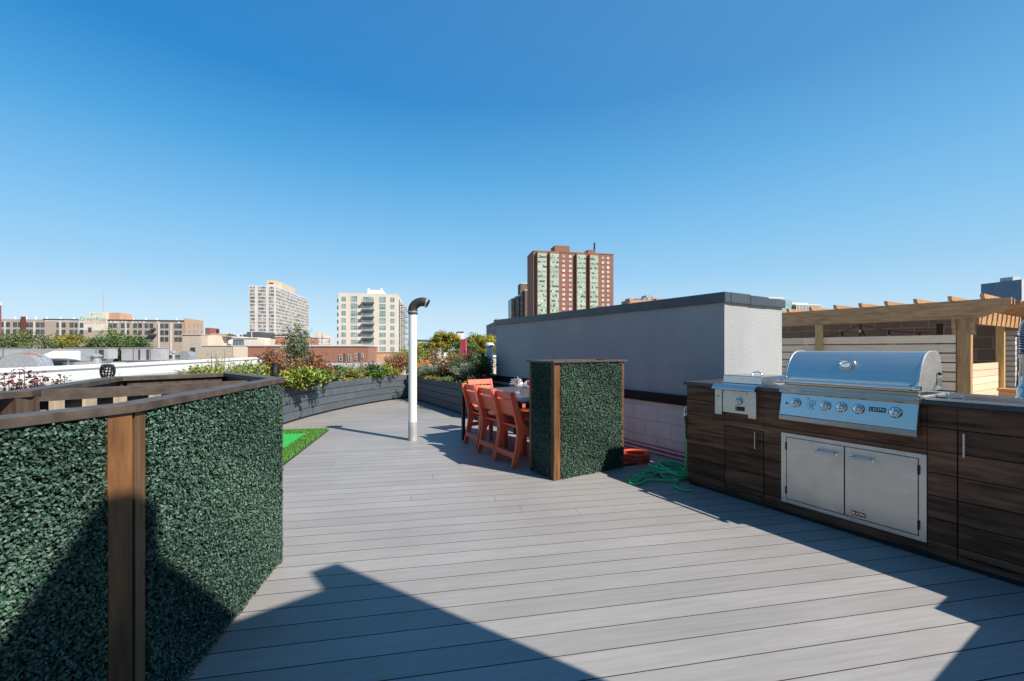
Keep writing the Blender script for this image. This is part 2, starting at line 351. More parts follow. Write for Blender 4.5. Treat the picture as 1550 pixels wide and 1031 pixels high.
# ================================================================== outdoor kitchen
kt=thing('outdoor_kitchen','long outdoor kitchen counter clad in dark brown boards with a black stone top','outdoor kitchen',KW(0,0),TH)
HOLE=[(.30,.684,-.1,.45,.735,1.1),(.889,1.713,-.1,.46,.77,1.1)]
cuts=[(.378,.726,.075,.637),(.868,1.739,.10,.658),(1.877,2.52,.075,.838),(.889,1.713,.775,1.1),(.345,.64,.80,1.1)]
b=MB(); rows=[.03,.125,.267,.409,.551,.693,.838,.978]
us=sorted({0,3.02}|{c for k in cuts for c in k[:2]})
joint={0:1.5,2:.2,4:1.8,5:.8}
for i in range(7):
    b.ti=random.random()
    for a,c in zip(us,us[1:]):
        mid=(a+c)/2; iv=[(rows[i]+.003,rows[i+1]-.003)]
        for k in cuts:
            if k[0]<mid<k[1]:
                nv=[]
                for z0,z1 in iv:
                    if k[2]-.004>z0: nv.append((z0,min(z1,k[2]-.004)))
                    if k[3]+.004<z1: nv.append((max(z0,k[3]+.004),z1))
                iv=nv
        for z0,z1 in iv:
            if z1-z0>.006: b.box(a+(.003 if a in (.726,1.739,2.52) else 0),c-(.003 if c in (.378,1.877) else 0),-.018,.002,z0,z1)
b.ti=None
for i in range(7): b.box(-.018,-.0005,-.018,.69,rows[i]+.003,rows[i+1]-.003)
b.build('wood_cladding',M['ipe'],kt)
b=MB(); b.box(0,.30,.003,.69,.0,.978); b.box(.30,.684,.003,.69,0,.735); b.box(.684,.889,.003,.69,0,.978); b.box(.889,1.713,.003,.69,0,.765)
b.box(1.713,1.82,.003,.69,0,.978); b.box(1.82,2.42,.003,.69,0,.80); b.box(2.42,3.66,.003,.69,0,.978); b.box(3.05,3.66,-.92,.003,0,.978); b.box(.30,.684,.46,.69,.735,.978); b.box(.889,1.713,.47,.69,.765,.978)
b.box(0,3.02,-.004,.003,0,.028)
b.build('cabinet_body',M['black'],kt)
def plank_door(u0,u1,z1):
    d=MB()
    for i in range(7):
        z0=max(rows[i],.075); zt=min(rows[i+1],z1)
        if zt-z0>.02: d.ti=random.random(); d.box(u0+.004,u1-.004,-.019,.0,z0+.003,zt-.003)
    return d.build('cabinet_door',M['ipe'],kt)
def bar_pull(parent,u,z0,z1,r=.006):
    h=MB(); h.tube([(u,-.05,z0),(u,-.05,z1)],r,8)
    for z in (z0+.02,z1-.02): h.tube([(u,-.018,z),(u,-.05,z)],r*.8,6)
    return h.build('handle',M['steel'],parent,smooth=True)
d1=plank_door(.378,.726,.637); bar_pull(d1,.668,.485,.628)
d2=plank_door(1.877,2.52,.838); bar_pull(d2,1.912,.683,.826,.007)
b=MB(); T0,T1=.980,1.012
for a,c,v0,v1 in ((-.045,.30,-.035,.715),(.30,.684,.452,.715),(.684,.889,-.035,.715),(.889,1.713,.462,.715),(1.713,1.80,-.035,.715),(1.80,2.45,-.035,.10),(1.80,2.45,.47,.715),(2.45,3.70,-.035,.715),(2.86,3.02,-.24,-.035),(3.02,3.70,-.96,-.035)):
    b.box(a,c,v0,v1,T0,T1)
b.build('countertop',M['granite'],kt)
sk=MB(); 
sk.box(1.80,2.45,.10,.112,.82,1.016); sk.box(1.80,2.45,.458,.47,.82,1.016); sk.box(1.80,1.812,.112,.458,.82,1.016); sk.box(2.438,2.45,.112,.458,.82,1.016); sk.box(1.812,2.438,.112,.458,.82,.83)
sink=sk.build('sink',M['steel'],kt)
b=MB().box(1.74,1.86,.16,.30,1.0125,1.020); b.build('sink_cover',M['granite'],kt,bevel=.002)
# steel access doors
b=MB(); 
for a in ((.868,.905,.10,.658),(1.703,1.739,.10,.658),(.905,1.703,.10,.128),(.905,1.703,.630,.658)): b.box(a[0],a[1],-.024,.003,a[2],a[3])
fr=b.build('steel_door_frame',M['steel_door'],kt)
for u in (.9055,1.7025):
    for z in (.20,.555): MB().box(u-.007,u+.007,-.028,-.018,z-.03,z+.03).build('hinge',M['black'],fr)
vsx,fsx=textmesh('LION',.026,.0006)
for u0,u1,h0,h1 in ((.909,1.297,1.118,1.256),(1.303,1.699,1.338,1.468)):
    b=MB().box(u0,u1,-.026,-.004,.132,.626); sd_=b.build('steel_door',M['steel_door'],kt,bevel=.003)
    h=MB(); h.tube([(h0,-.062,.562),(h1,-.062,.562)],.0085,10)
    for u in (h0+.008,h1-.008): h.tube([(u,-.026,.562),(u,-.062,.562)],.009,8); h.lathe([(.014,0),(.014,.006)],(u,-.026,.562),12,Matrix.Rotation(R(90),3,'X'))
    h.build('handle',M['chrome'],sd_,smooth=True)
b=MB().box(1.345,1.425,-.0285,-.026,.150,.180); pl=b.build('name_plate',M['black'],kt)
b=MB(); b.add([(x+1.390,y-.0290,z+.165) for x,y,z in vsx],fsx); b.box(1.350,1.3535,-.0292,-.0285,.156,.175); b.box(1.3535,1.359,-.0292,-.0285,.163,.168); b.build('lettering',M['chrome'],pl)
# ------------------------------------------------------------------ gas grill
gr=thing('gas_grill','large stainless built-in gas grill with rounded hood and five knobs','grill',KW(1.301,0),TH)
b=MB(); b.box(-.405,.405,.0,.44,.775,1.012); b.build('firebox',M['steel'],gr)
b=MB(); b.box(-.43,-.405,-.02,.46,1.0125,1.03); b.box(.405,.43,-.02,.46,1.0125,1.03); b.box(-.405,.405,.42,.46,1.0125,1.03); b.build('rim',M['steel_door'],gr,bevel=.003)
b=MB(); b.prism([(-.098,.815),(-.060,.982),(-.002,.982),(-.002,.815)],-.412,.412,'x'); cp=b.build('control_panel',M['steel'],gr,bevel=.003)
b=MB(); b.prism([(-.096,.770),(-.1005,.776),(-.1005,.806),(-.096,.811),(-.002,.811),(-.002,.770)],-.412,.412,'x'); b.build('drip_tray',M['steel'],gr)
b=MB(); b.prism([(-.078,.985),(-.086,.990),(-.086,1.006),(-.072,1.014),(-.001,1.014),(-.001,.985)],-.418,.418,'x'); b.build('front_ledge',M['steel'],gr)
b=MB(); b.prism([(-.036,1.0145),(-.036,1.050),(.0,1.052),(.0,1.0145)],-.402,.402,'x'); b.build('front_strip',M['steel'],gr)
prof=[(-.030,1.055)]
for k in range(0,25):
    t=k/24; a=R(200-140*t) if 0 else None
    prof.append(None)
prof=[(-.030,1.055),(-.034,1.085),(-.033,1.112),(-.027,1.122)]
ctrl=[(-.027,1.122),(-.005,1.175),(.03,1.235),(.075,1.282),(.125,1.308),(.18,1.316),(.26,1.316),(.315,1.310),(.355,1.285),(.380,1.235),(.395,1.16),(.40,1.055)]
def catmull(pts,n=5):
    o=[]; P=[pts[0]]+list(pts)+[pts[-1]]
    for i in range(1,len(P)-2):
        p0,p1,p2,p3=[np.array(q,float) for q in P[i-1:i+3]]
        for k in range(n):
            t=k/n; o.append(tuple(.5*((2*p1)+(-p0+p2)*t+(2*p0-5*p1+4*p2-p3)*t*t+(-p0+3*p1-3*p2+p3)*t**3)))
    o.append(tuple(pts[-1])); return o
prof=prof[:-1]+catmull(ctrl,5)
b=MB(); b.prism(prof,-.392,.392,'x'); lid=b.build('lid',M['steel_lid'],gr,smooth=True,autos=35)
cy,cz=.17,1.15
side=[(cy+(y-cy)*1.02,(cz+(z-cz)*1.025)) for y,z in prof]
for s in (-1,1):
    b=MB(); b.prism(side,s*.3925,s*.408,'x'); b.build('lid_end',M['steel_door'],gr,bevel=.004)
b=MB(); b.box(.4082,.4105,.285,.291,1.09,1.17); b.lathe([(.012,0),(.012,.012),(.006,.018)],(.408,.33,1.165),12,Matrix.Rotation(R(90),3,'Y')); b.build('lid_pivot',M['black'],gr)
b=MB(); b.tube([(-.425,-.088,1.083),(.425,-.088,1.083)],.0145,14)
for s in (-1,1): 
    b.prism([(-.096,1.066),(-.098,1.098),(-.032,1.118),(-.032,1.062)],s*.375,s*.398,'x'); b.lathe([(.017,-.02),(.019,-.012),(.019,.012),(.017,.02)],(s*.41,-.088,1.083),14,Matrix.Rotation(R(90),3,'Y'))
b.build('handle',M['chrome'],gr,smooth=True)
nrm=Vector((0,-.80,.60)); q=nrm.to_track_quat('Z','Y').to_matrix()
b=MB(); b.lathe([(.050,-.02),(.052,.008),(.048,.016),(.040,.017),(.037,.010)],(0,.020,1.2235),28,q); th=b.build('thermometer',M['chrome'],gr,smooth=True)
M['dial']=mat('dial_face',(.70,.70,.66),(.78,.78,.74),rough=.25)
b=MB(); b.lathe([(.038,.0101),(.038,.0125)],(0,.020,1.2235),24,q); b.build('dial',M['dial'],th)
b=MB(); b.bar(q@Vector((-.02,-.006,.0140))+Vector((0,.020,1.2235)),q@Vector((.016,.012,.0140))+Vector((0,.020,1.2235)),.003,.001,up=nrm); b.build('needle',M['black'],th)
nk=Vector((0,-.975,.222)); qk=nk.to_track_quat('Z','Y').to_matrix()
def knob(parent,x,z,r=1.0,y=None):
    y=y if y is not None else -.098+(z-.815)/.167*.038
    c=Vector((x,y,z)); k=MB()
    k.lathe([(.034*r,0),(.034*r,.006),(.030*r,.010)],c,24,qk)
    k.lathe([(.026*r,.010),(.026*r,.020),(.024*r,.030),(.020*r,.033)],c,24,qk)
    ko=k.build('knob',M['chrome'],parent,smooth=True)
    k=MB(); k.bar(c+qk@Vector((-.006,-.025*r,.038)),c+qk@Vector((.003,.025*r,.038)),.012*r,.014,up=nk); k.build('grip',M['chrome'],ko,bevel=.003)
    k=MB(); k.lathe([(.036*r,-.001),(.036*r,.003)],c,24,qk); k.build('bezel',M['rubber'],ko)
for x in (-.30,-.10,0,.10,.30): knob(gr,x,.915)
def onpanel(x,z,off): return (x,-.098+(z-.815)/.167*.038-off,z)
tp=Matrix.Rotation(R(-12.8),3,'X')
b=MB(); b.box(-.045,.045,-.003,0,-.016,.016); 
for i,p in enumerate(b.v): b.v[i]=tuple(tp@Vector(p)+Vector(onpanel(.205,.922,.0)))
bd=b.build('name_plate',M['black'],gr)
vs1,fs1=textmesh('LION',.030,.0008); b=MB(); b.add([tuple(tp@Vector((x*1.15,y-.0036,z))+Vector(onpanel(.205,.922,0))) for x,y,z in vs1],fs1); b.build('lettering',M['chrome'],bd)
M['etch']=mat('etched_mark',(.10,.12,.15),rough=.5,metal=.3)
b=MB()   # small etched rampant beast
S=[[(-.018,.036),(-.006,.030),(.004,.034),(.012,.026)],[(-.030,.018),(-.012,.016),(.004,.010)],[(-.028,-.004),(-.010,.002),(.006,-.006)],[(.008,.030),(.014,.008),(.010,-.014),(.016,-.034),(.006,-.038)],[(-.006,.006),(-.002,-.016),(-.012,-.032),(-.020,-.034)],[(.014,-.006),(.028,.006),(.026,.026),(.034,.034)]]
for st in S: b.tube([tuple(tp@Vector((x,-.0012,z))+Vector(onpanel(-.195,.912,0))) for x,z in st],.0016,5)
b.build('etched_emblem',M['etch'],gr)
M['red']=mat('red_dot',(.5,.02,.03),rough=.3)
b=MB(); b.lathe([(.005,0),(.005,.004)],onpanel(-.218,.956,0),10,qk); b.build('indicator',M['red'],gr)
b=MB(); b.lathe([(.007,0),(.007,.008)],onpanel(-.365,.905,0),10,qk); b.build('ignition_button',M['black'],gr)
# ------------------------------------------------------------------ side burner
sbn=thing('side_burner','small square stainless side burner with flat lid and one knob','side burner',KW(.492,0),TH)
b=MB(); b.box(-.185,.185,.0,.44,.742,1.012); b.build('body',M['steel_door'],sbn)
b=MB(); b.box(-.118,.118,-.042,-.001,.765,.962); b.build('control_panel',M['steel_door'],sbn,bevel=.002)
for s,z0 in ((-1,.738),(1,.738)):
    b=MB(); b.box(*(sorted((s*.120,s*.188))),-.052,-.001,z0,.966); b.build('side_panel',M['steel_door'],sbn,bevel=.002)
b=MB(); b.prism([(-.082,.968),(-.092,.974),(-.092,.982),(-.060,1.016),(.055,1.022),(.055,.968)],-.196,.196,'x'); b.build('front_ledge',M['steel'],sbn,bevel=.002)
b=MB(); b.prism([(.058,1.0225),(.062,1.088),(.066,1.095),(.43,1.095),(.435,1.02)],-.178,.178,'x'); b.build('lid',M['steel'],sbn,bevel=.004)
b=MB(); b.tube([(.09+.045*math.cos(a),.14,1.094+.036*math.sin(a)) for a in np.linspace(math.pi,0,13)],.0055,8); b.build('handle',M['chrome'],sbn,smooth=True)
b=MB(); b.box(-.196,.196,.437,.46,1.0125,1.03); b.box(.179,.196,.056,.437,1.0125,1.024); b.box(-.196,-.179,.056,.437,1.0125,1.024); b.build('rim',M['steel_door'],sbn)
knob(sbn,.030,.878,.98,-.043)
M['green_label']=mat('green_label',(.05,.50,.05),rough=.5); M['black_label']=mat('black_label',(.012,.014,.018),(.03,.03,.035),rough=.5,scale=60)
b=MB(); b.box(.005,.085,-.0440,-.0421,.790,.828); lb=b.build('sticker',M['black_label'],sbn)
b=MB(); b.box(.000,.0048,-.0442,-.0421,.790,.828); b.box(.0048,.016,-.0446,-.0441,.795,.823); b.build('sticker_edge',M['green_label'],lb)
b=MB()
for x in (-.105,.105): MB().lathe([(.004,0),(.004,.004)],(x,-.042,.945),8,Matrix.Rotation(R(90),3,'X')).build('screw',M['black'],sbn)
b.lathe([(.006,0),(.006,.006)],(-.155,-.052,.905),8,Matrix.Rotation(R(90),3,'X')); b.build('screw',M['black'],sbn)
# ------------------------------------------------------------------ spring faucet
fc=thing('spring_faucet','tall chrome spring-neck faucet standing at the kitchen sink','faucet',KW(2.045,.56,1.012),TH)
b=MB(); b.lathe([(.034,0),(.034,.012),(.028,.02),(.03,.06),(.024,.075),(.017,.09),(.017,.15),(.020,.152),(.020,.175),(.015,.18),(.015,.26),(.019,.262),(.019,.285),(.012,.29)],n=24); b.build('body',M['chrome'],fc,smooth=True)
path=[(0,0,.29),(0,0,.36),(0,0,.44),(.02,-.03,.49),(.05,-.08,.515),(.08,-.13,.50),(.10,-.16,.45),(.105,-.17,.38)]
pp=[Vector(p) for p in catmull(path,12)]; co=[]; turns=34
for i in range(turns*10):
    t=i/(turns*10-1)*(len(pp)-1); j=min(int(t),len(pp)-2); p=pp[j].lerp(pp[j+1],t-j); d=(pp[j+1]-pp[j]).normalized(); a=d.cross(Vector((0.83,.55,.05))).normalized(); c_=a.cross(d); an=2*math.pi*i/10
    co.append(p+a*math.cos(an)*.017+c_*math.sin(an)*.017)
b=MB(); b.tube(co,.0032,6); b.build('spring',M['chrome'],fc,smooth=True)
b=MB(); b.tube([p for p in pp],.010,8); b.build('hose',M['rubber'],fc,smooth=True)
b=MB(); b.lathe([(.018,0),(.020,.03),(.016,.09),(.012,.10)],(.105,-.17,.285),16); b.build('spray_head',M['chrome'],fc,smooth=True)
b=MB(); b.tube([(.03,0,.06),(.08,-.01,.075),(.11,-.012,.10)],[.008,.007,.006],8); b.build('lever',M['chrome'],fc,smooth=True)
# ================================================================== hedge-clad enclosure, left
ZT=1.152
A0=Vector((-1.50,.50)); A1=Vector((-1.26,1.39)); A2=Vector((-1.455,2.645)); A3=Vector((-2.19,3.28)); A4=Vector((-2.60,2.76)); A5=Vector((-2.14,1.83)); A6=Vector((-2.30,1.30))
HL=[(.010,.032,.022),(.027,.068,.048),(.056,.112,.086),(.125,.20,.165),(.04,.155,.075)]
M['boxleaf']=leafmat('boxwood_leaf',HL,.6,.0,.32)
M['backing']=mat('hedge_backing',(.010,.028,.018),(.018,.040,.027),rough=.9)
def hedge(parent, x0,x1,z0,z1, dens, size, depth=.035, y=0, name='hedge_panel'):
    """leaf carpet on the plane y=y facing -y, in the parent's axes"""
    n=int((x1-x0)*(z1-z0)*dens)
    P=np.stack([RNG.uniform(x0-.004,x1+.004,n), y-.006-depth*RNG.random(n)**.8, RNG.uniform(z0,z1,n)],1)
    # clumps: leaves lean outwards round sprig centres
    g=.045; ph=np.sin(P[:,0]*6.28/g+2*np.sin(P[:,2]*40))+np.sin(P[:,2]*6.28/g+2*np.sin(P[:,0]*37)); P[:,1]-=.0025*ph
    N=np.stack([RNG.normal(0,.75,n), np.full(n,-1.0), RNG.normal(.25,.75,n)],1)
    o=leafmesh(name,M['boxleaf'],P,N,RNG.uniform(.65,1.2,n)*size,parent,aspect=.62,fold=.35,tint=np.clip(RNG.normal(.45,.24,n)+.12*np.sin(P[:,0]*5+P[:,2]*7),0,1))
    b=MB().box(x0,x1,y-.004,y+.008,z0,z1); b.build('hedge_backing',M['backing'],o)
    return o
en=thing('hedge_enclosure','large open-topped timber enclosure clad in artificial boxwood with an amber corner post','planter enclosure',(A1.x,A1.y,0),0)
def wallface(a,b_):
    """an axis frame (as child Empty-free matrix) running a->b with outward -y"""
    d=(b_-a); ang=math.atan2(d.y,d.x); return ang,d.length
def place(o,a,ang): o.location=(a.x-A1.x,a.y-A1.y,0); o.rotation_euler=(0,0,ang)
# face A: from A0 to A1 seen from the camera side lies to its right -> outward is -y when running A0->A1
angA,LA=wallface(A0,A1); angB,LB=wallface(A1,A2)
h=hedge(en,0,LA-.080,.03,ZT-.03,50000,.0120,.022); place(h,A0,angA)
h=hedge(en,.057,LB-.026,.03,ZT-.03,44000,.0122,.022); place(h,A1,angB)
b=MB(); b.box(LA-.070,LA-.002,-.020,.02,.0,ZT-.029); o=b.build('corner_post',M['amber'],en,bevel=.002); place(o,A0,angA)
b=MB(); b.box(.003,.051,-.018,.02,.0,ZT-.029); o=b.build('corner_post',M['amberdark'],en,bevel=.002); o['label']='narrower darker corner board'; place(o,A1,angB)
b=MB(); b.box(LB-.026,LB,-.020,.02,.0,ZT-.029); o=b.build('corner_post',M['walnut'],en,bevel=.002); place(o,A1,angB)
def capboard(a,b_,wd,out,z1,th,m,name='cap_board',e0=0,e1=0):
    d=(b_-a).normalized(); n=Vector((d.y,-d.x)); q0=a-d*e0; q1=b_+d*e1
    pl=[q0+n*out,q1+n*out,q1+n*(out-wd),q0+n*(out-wd)]
    bb=MB(); bb.prism([(p.x-A1.x,p.y-A1.y) for p in pl],z1-th,z1,'z'); return bb.build(name,m,en,bevel=.002)
def mitre(ring,out,wd,z1,th,m,name,closed=False):
    """boards mitred at the corners of an open polyline; n points to the right of travel"""
    n=len(ring); D=[(ring[i+1]-ring[i]).normalized() for i in range(n-1)]
    def off(i,o):
        if i==0: d=D[0]; return ring[0]+Vector((d.y,-d.x))*o
        if i==n-1: d=D[-1]; return ring[-1]+Vector((d.y,-d.x))*o
        n1=Vector((D[i-1].y,-D[i-1].x)); n2=Vector((D[i].y,-D[i].x)); mm=(n1+n2).normalized(); return ring[i]+mm*(o/mm.dot(n1))
    for i in range(n-1):
        g=D[i]*.0012
        pl=[off(i,out)+g,off(i+1,out)-g,off(i+1,out-wd)-g,off(i,out-wd)+g]
        bb=MB(); bb.prism([(p.x-A1.x,p.y-A1.y) for p in pl],z1-th,z1,'z'); bb.build(name,m,en,bevel=.0015)
mitre([A0,A1,A2,A3,A4,A5,A6],.030,.085,ZT,.028,M['capwood'],'cap_board')
def rail(a,b_,z0,z1,th,m,name,inset=.0):
    d=(b_-a).normalized(); n=Vector((-d.y,d.x)); q=[a+n*inset,b_+n*inset,b_+n*(inset+th),a+n*(inset+th)]
    bb=MB(); bb.prism([(p.x-A1.x,p.y-A1.y) for p in q],z0,z1,'z'); return bb.build(name,m,en)
for a,c in ((A2,A3),(A3,A4),(A4,A5)):
    d=(c-a).normalized(); rail(a+d*.06,c-d*.06,ZT-.115,ZT-.0285,.035,M['walnut'],'top_rail',.0)
for a,c in ((A2,A3),(A3,A4),(A4,A5),(A5,A6)):
    d=(c-a).normalized(); rail(a+d*.06,c-d*.06,.02,ZT-.030,.02,M['greyply'],'wall_panel',-.022)
for q in (A3,A4,A5):
    bb=MB(); c_=q-A1; bb.box(c_.x-.045,c_.x+.045,c_.y-.045,c_.y+.045,0,ZT-.029); bb.build('corner_post',M['walnut'],en)
# cross beam with studs below
B0=A5+Vector((.02,.06)); B1=A2+Vector((-.10,-.16))
rail(B0,B1,ZT-.055,ZT-.006,.04,M['capwood'],'cross_beam')
dB=(B1-B0); 
for t in (.04,.17,.30,.46,.62,.80):
    p=B0+dB*t; nn=Vector((-dB.y,dB.x)).normalized()
    bb=MB(); q=[p,p+dB.normalized()*.05,p+dB.normalized()*.05+nn*.038,p+nn*.038]; bb.prism([(k.x-A1.x,k.y-A1.y) for k in q],0,ZT-.056,'z'); bb.build('stud',M['rawwood'],en)
rail(B0,B1,.2,ZT-.06,.015,M['greyply'],'inner_board',.042)
for a,c in ((A0,A1),(A1,A2)):
    L=(c-a).length; d=(c-a).normalized(); n=Vector((-d.y,d.x))
    for t in np.arange(.10,L-.05,.36):
        p=a+d*t+n*.03; q=[p,p+d*.04,p+d*.04+n*.05,p+n*.05]; bb=MB(); bb.prism([(k.x-A1.x,k.y-A1.y) for k in q],0,ZT-.029,'z'); bb.build('stud',M['rawwood'],en)
# ================================================================== hedge island by the table
IC=(.437,4.297); IW,ID,IZ=.957,.445,1.213
isl=thing('hedge_planter_box','tall rectangular boxwood-clad box with amber corner trim standing between table and kitchen','planter box',(IC[0],IC[1],0),TH)
# local: x along +u, y along +v ; box spans x -ID..0, y 0..IW ; its sunlit face is at x=0 (normal +x), the shaded one at y=0 (normal -y)
h=hedge(isl,0.062,IW-.042,.012,IZ-.022,24000,.0145,.028); h.rotation_euler=(0,0,R(90))
h=hedge(isl,-ID+.045,-.045,.012,IZ-.022,24000,.0145,.028)
b=MB(); b.box(-.012,.016,-.022,.058,0,IZ-.021); b.build('corner_trim',M['amber'],isl,bevel=.002)
b=MB(); b.box(-.045,-.0125,-.024,.0,0,IZ-.021); b.build('corner_trim',M['walnut'],isl,bevel=.002)
b=MB(); b.box(-.02,.016,IW-.040,IW,0,IZ-.021); b.build('corner_trim',M['amber'],isl,bevel=.002)
b=MB(); b.box(-ID,-ID+.042,-.020,.02,0,IZ-.021); b.build('corner_trim',M['amber'],isl,bevel=.002)
b=MB(); b.box(-ID,-.02,IW-.012,IW,.0,IZ-.021); b.box(-ID,-ID+.012,.02,IW-.013,.0,IZ-.021); b.build('back_panel',M['walnut'],isl)
b=MB(); w_=.10
b.box(-.06,.040,-.045,IW+.03,IZ-.02,IZ); b.box(-ID-.03,-ID+.07,-.045,IW+.03,IZ-.02,IZ); b.box(-ID+.0705,-.0605,-.045,.055,IZ-.02,IZ); b.box(-ID+.0705,-.0605,IW-.07,IW+.03,IZ-.02,IZ)
b.build('cap_board',M['capwood'],isl,bevel=.002)
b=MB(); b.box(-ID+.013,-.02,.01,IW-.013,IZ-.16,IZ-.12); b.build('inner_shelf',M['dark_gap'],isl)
# ================================================================== putting green
GT=Vector((-3.0,6.92,0))
gm=thing('putting_green','bright green putting mat with a darker grass fringe lying on the deck','putting green',(GT.x,GT.y,0),DA)
GW,GL,FR=1.5,2.9,.235
b=MB().box(-GW,0,-GL,0,.004,.022); b.build('mat_base',M['black'],gm)
b=MB().box(-GW+FR,-FR,-GL+FR,-.30,.0225,.028); b.build('putting_surface',M['turf'],gm)
def fringe(n):
    P=np.stack([RNG.uniform(-GW,0,n),RNG.uniform(-GL,0,n),np.full(n,.038)],1)
    k=~((P[:,0]>-GW+FR)&(P[:,0]<-FR)&(P[:,1]>-GL+FR)&(P[:,1]<-.30)); return P[k]
P=fringe(42000); N=RNG.normal(size=P.shape)*[1,1,.3]; T=RNG.normal(size=P.shape)*[.45,.45,0]+[0,0,1]
o=leafmesh('grass_fringe',M['grassblade'],P,N,RNG.uniform(.03,.05,len(P)),gm,aspect=.16,fold=0,T=T)
M['turf_under']=mat('fringe_backing',(.03,.10,.02),(.06,.17,.03),rough=.9,scale=80)
b=MB()
for a in ((-GW,-GW+FR,-GL,0),(-FR,0,-GL,0),(-GW+FR,-FR,-.30,0),(-GW+FR,-FR,-GL,-GL+FR)): b.box(*a,.0225,.026)
b.build('fringe_backing',M['turf_under'],gm)
# ================================================================== white vent pipe with black elbow
vp=thing('vent_pipe','tall white vent pipe with black rubber elbow standing in the middle of the deck','vent pipe',(-1.456,6.20,0))
M['pvc']=mat('white_pvc',(.80,.80,.79),(.84,.84,.83),rough=.35,scale=3)
M['greypipe']=mat('grey_pipe',(.42,.43,.45),(.52,.53,.55),rough=.4,metal=.3,scale=8)
b=MB(); b.lathe([(.064,0),(.064,.27),(.062,.275)],n=28); b.build('lower_sleeve',M['greypipe'],vp,smooth=True)
b=MB(); b.lathe([(.060,.27),(.060,1.90)],n=28); b.build('pipe',M['pvc'],vp,smooth=True)
b=MB(); b.lathe([(.068,1.845),(.070,1.86),(.070,1.90),(.067,1.905)],n=24)
arc=[(0,0,1.88),(0,0,1.91)]+[(.145-.145*math.cos(a),0,1.91+.118*math.sin(a)) for a in np.linspace(.12,1.62,10)]+[(.195,0,2.015),(.225,0,2.0)]
b.tube(arc,[.066]*12+[.062,.062],20,cap=True); b.build('elbow',M['rubber'],vp,smooth=True)
ex=Matrix.Rotation(R(110),3,'Y')
b=MB(); b.lathe([(.0655,-.010),(.067,-.009),(.067,.009),(.0655,.010)],(.205,0,2.008),24,ex); b.build('hose_clamp',M['galv'],vp,smooth=True)
b=MB(); b.lathe([(.0705,1.868),(.0725,1.870),(.0725,1.884),(.0705,1.886)],n=24); b.build('hose_clamp',M['galv'],vp,smooth=True)
# ================================================================== planters
def ribbon(pts,o0,o1,z0,z1,b):
    """vertical-sided strip along a polyline between two sideways offsets (left of travel positive)"""
    n=len(pts); L=[];Rr=[]
    for i in range(n):
        d=(pts[min(i+1,n-1)]-pts[max(i-1,0)]).normalized(); nn=Vector((-d.y,d.x)); L.append(pts[i]+nn*o0); Rr.append(pts[i]+nn*o1)
    vs=[(p.x,p.y,z) for z in (z0,z1) for p in L]+[(p.x,p.y,z) for z in (z0,z1) for p in Rr]; fs=[]
    for i in range(n-1):
        a=i;c=i+1
        fs+=[(a,c,n+c,n+a),(2*n+c,2*n+a,3*n+a,3*n+c),(n+a,n+c,3*n+c,3*n+a),(a,2*n+a,2*n+c,c)]
    fs+=[(0,n,3*n,2*n),(n-1,3*n-1,4*n-1,2*n-1)]
    b.add(vs,fs)
def planter(name,label,pts,depth,joints):
    o0=pts[0]; t=thing(name,label,'planter',(o0.x,o0.y,0)); loc=[p-o0 for p in pts]
    b=MB(); zs=[.035,.188,.341,.494,.647]
    for i in range(4):
        js=[0]+joints[i%len(joints)]+[len(loc)-1]
        for a,c in zip(js,js[1:]):
            b.ti=random.random(); seg=[v.copy() for v in loc[a:c+1]]; d=(seg[1]-seg[0]).normalized()*.002; seg[0]+=d; seg[-1]-=(seg[-1]-seg[-2]).normalized()*.002
            ribbon(seg,0,.022,zs[i]+.006,zs[i+1]-.006,b)
    b.build('front_boards',M['slat'],t)
    b=MB(); ribbon(loc,.0225,.05,.0,.64,b); ribbon(loc,depth-.03,depth,0,.64,b); b.build('liner',M['black'],t)
    b=MB(); ribbon(loc,.05,depth-.03,.54,.60,b); b.build('soil',M['soil'],t)
    return t
ctl=[(-4.32,2.4),(-4.16,4.4),(-4.06,6.1),(-4.03,7.3),(-3.96,8.5),(-3.66,9.85),(-3.16,11.1),(-2.74,11.62)]
LP=[Vector(p) for p in catmull(ctl,5)]
planter('curved_planter','long curved slate-grey board planter sweeping behind the putting green',LP,.62,[[5,14,21,29],[9,17,25],[6,14,22,29],[11,19,26]])
k0=Vector((-2.66,11.33)); kU=Vector((U.x,U.y)); n_=11
RP=[k0+kU*(3.95*i/(n_-1)) for i in range(n_)]
planter('straight_planter','straight slate-grey board planter against the parapet behind the dining chairs',RP,.66,[[4,8],[6],[3,7],[5]])
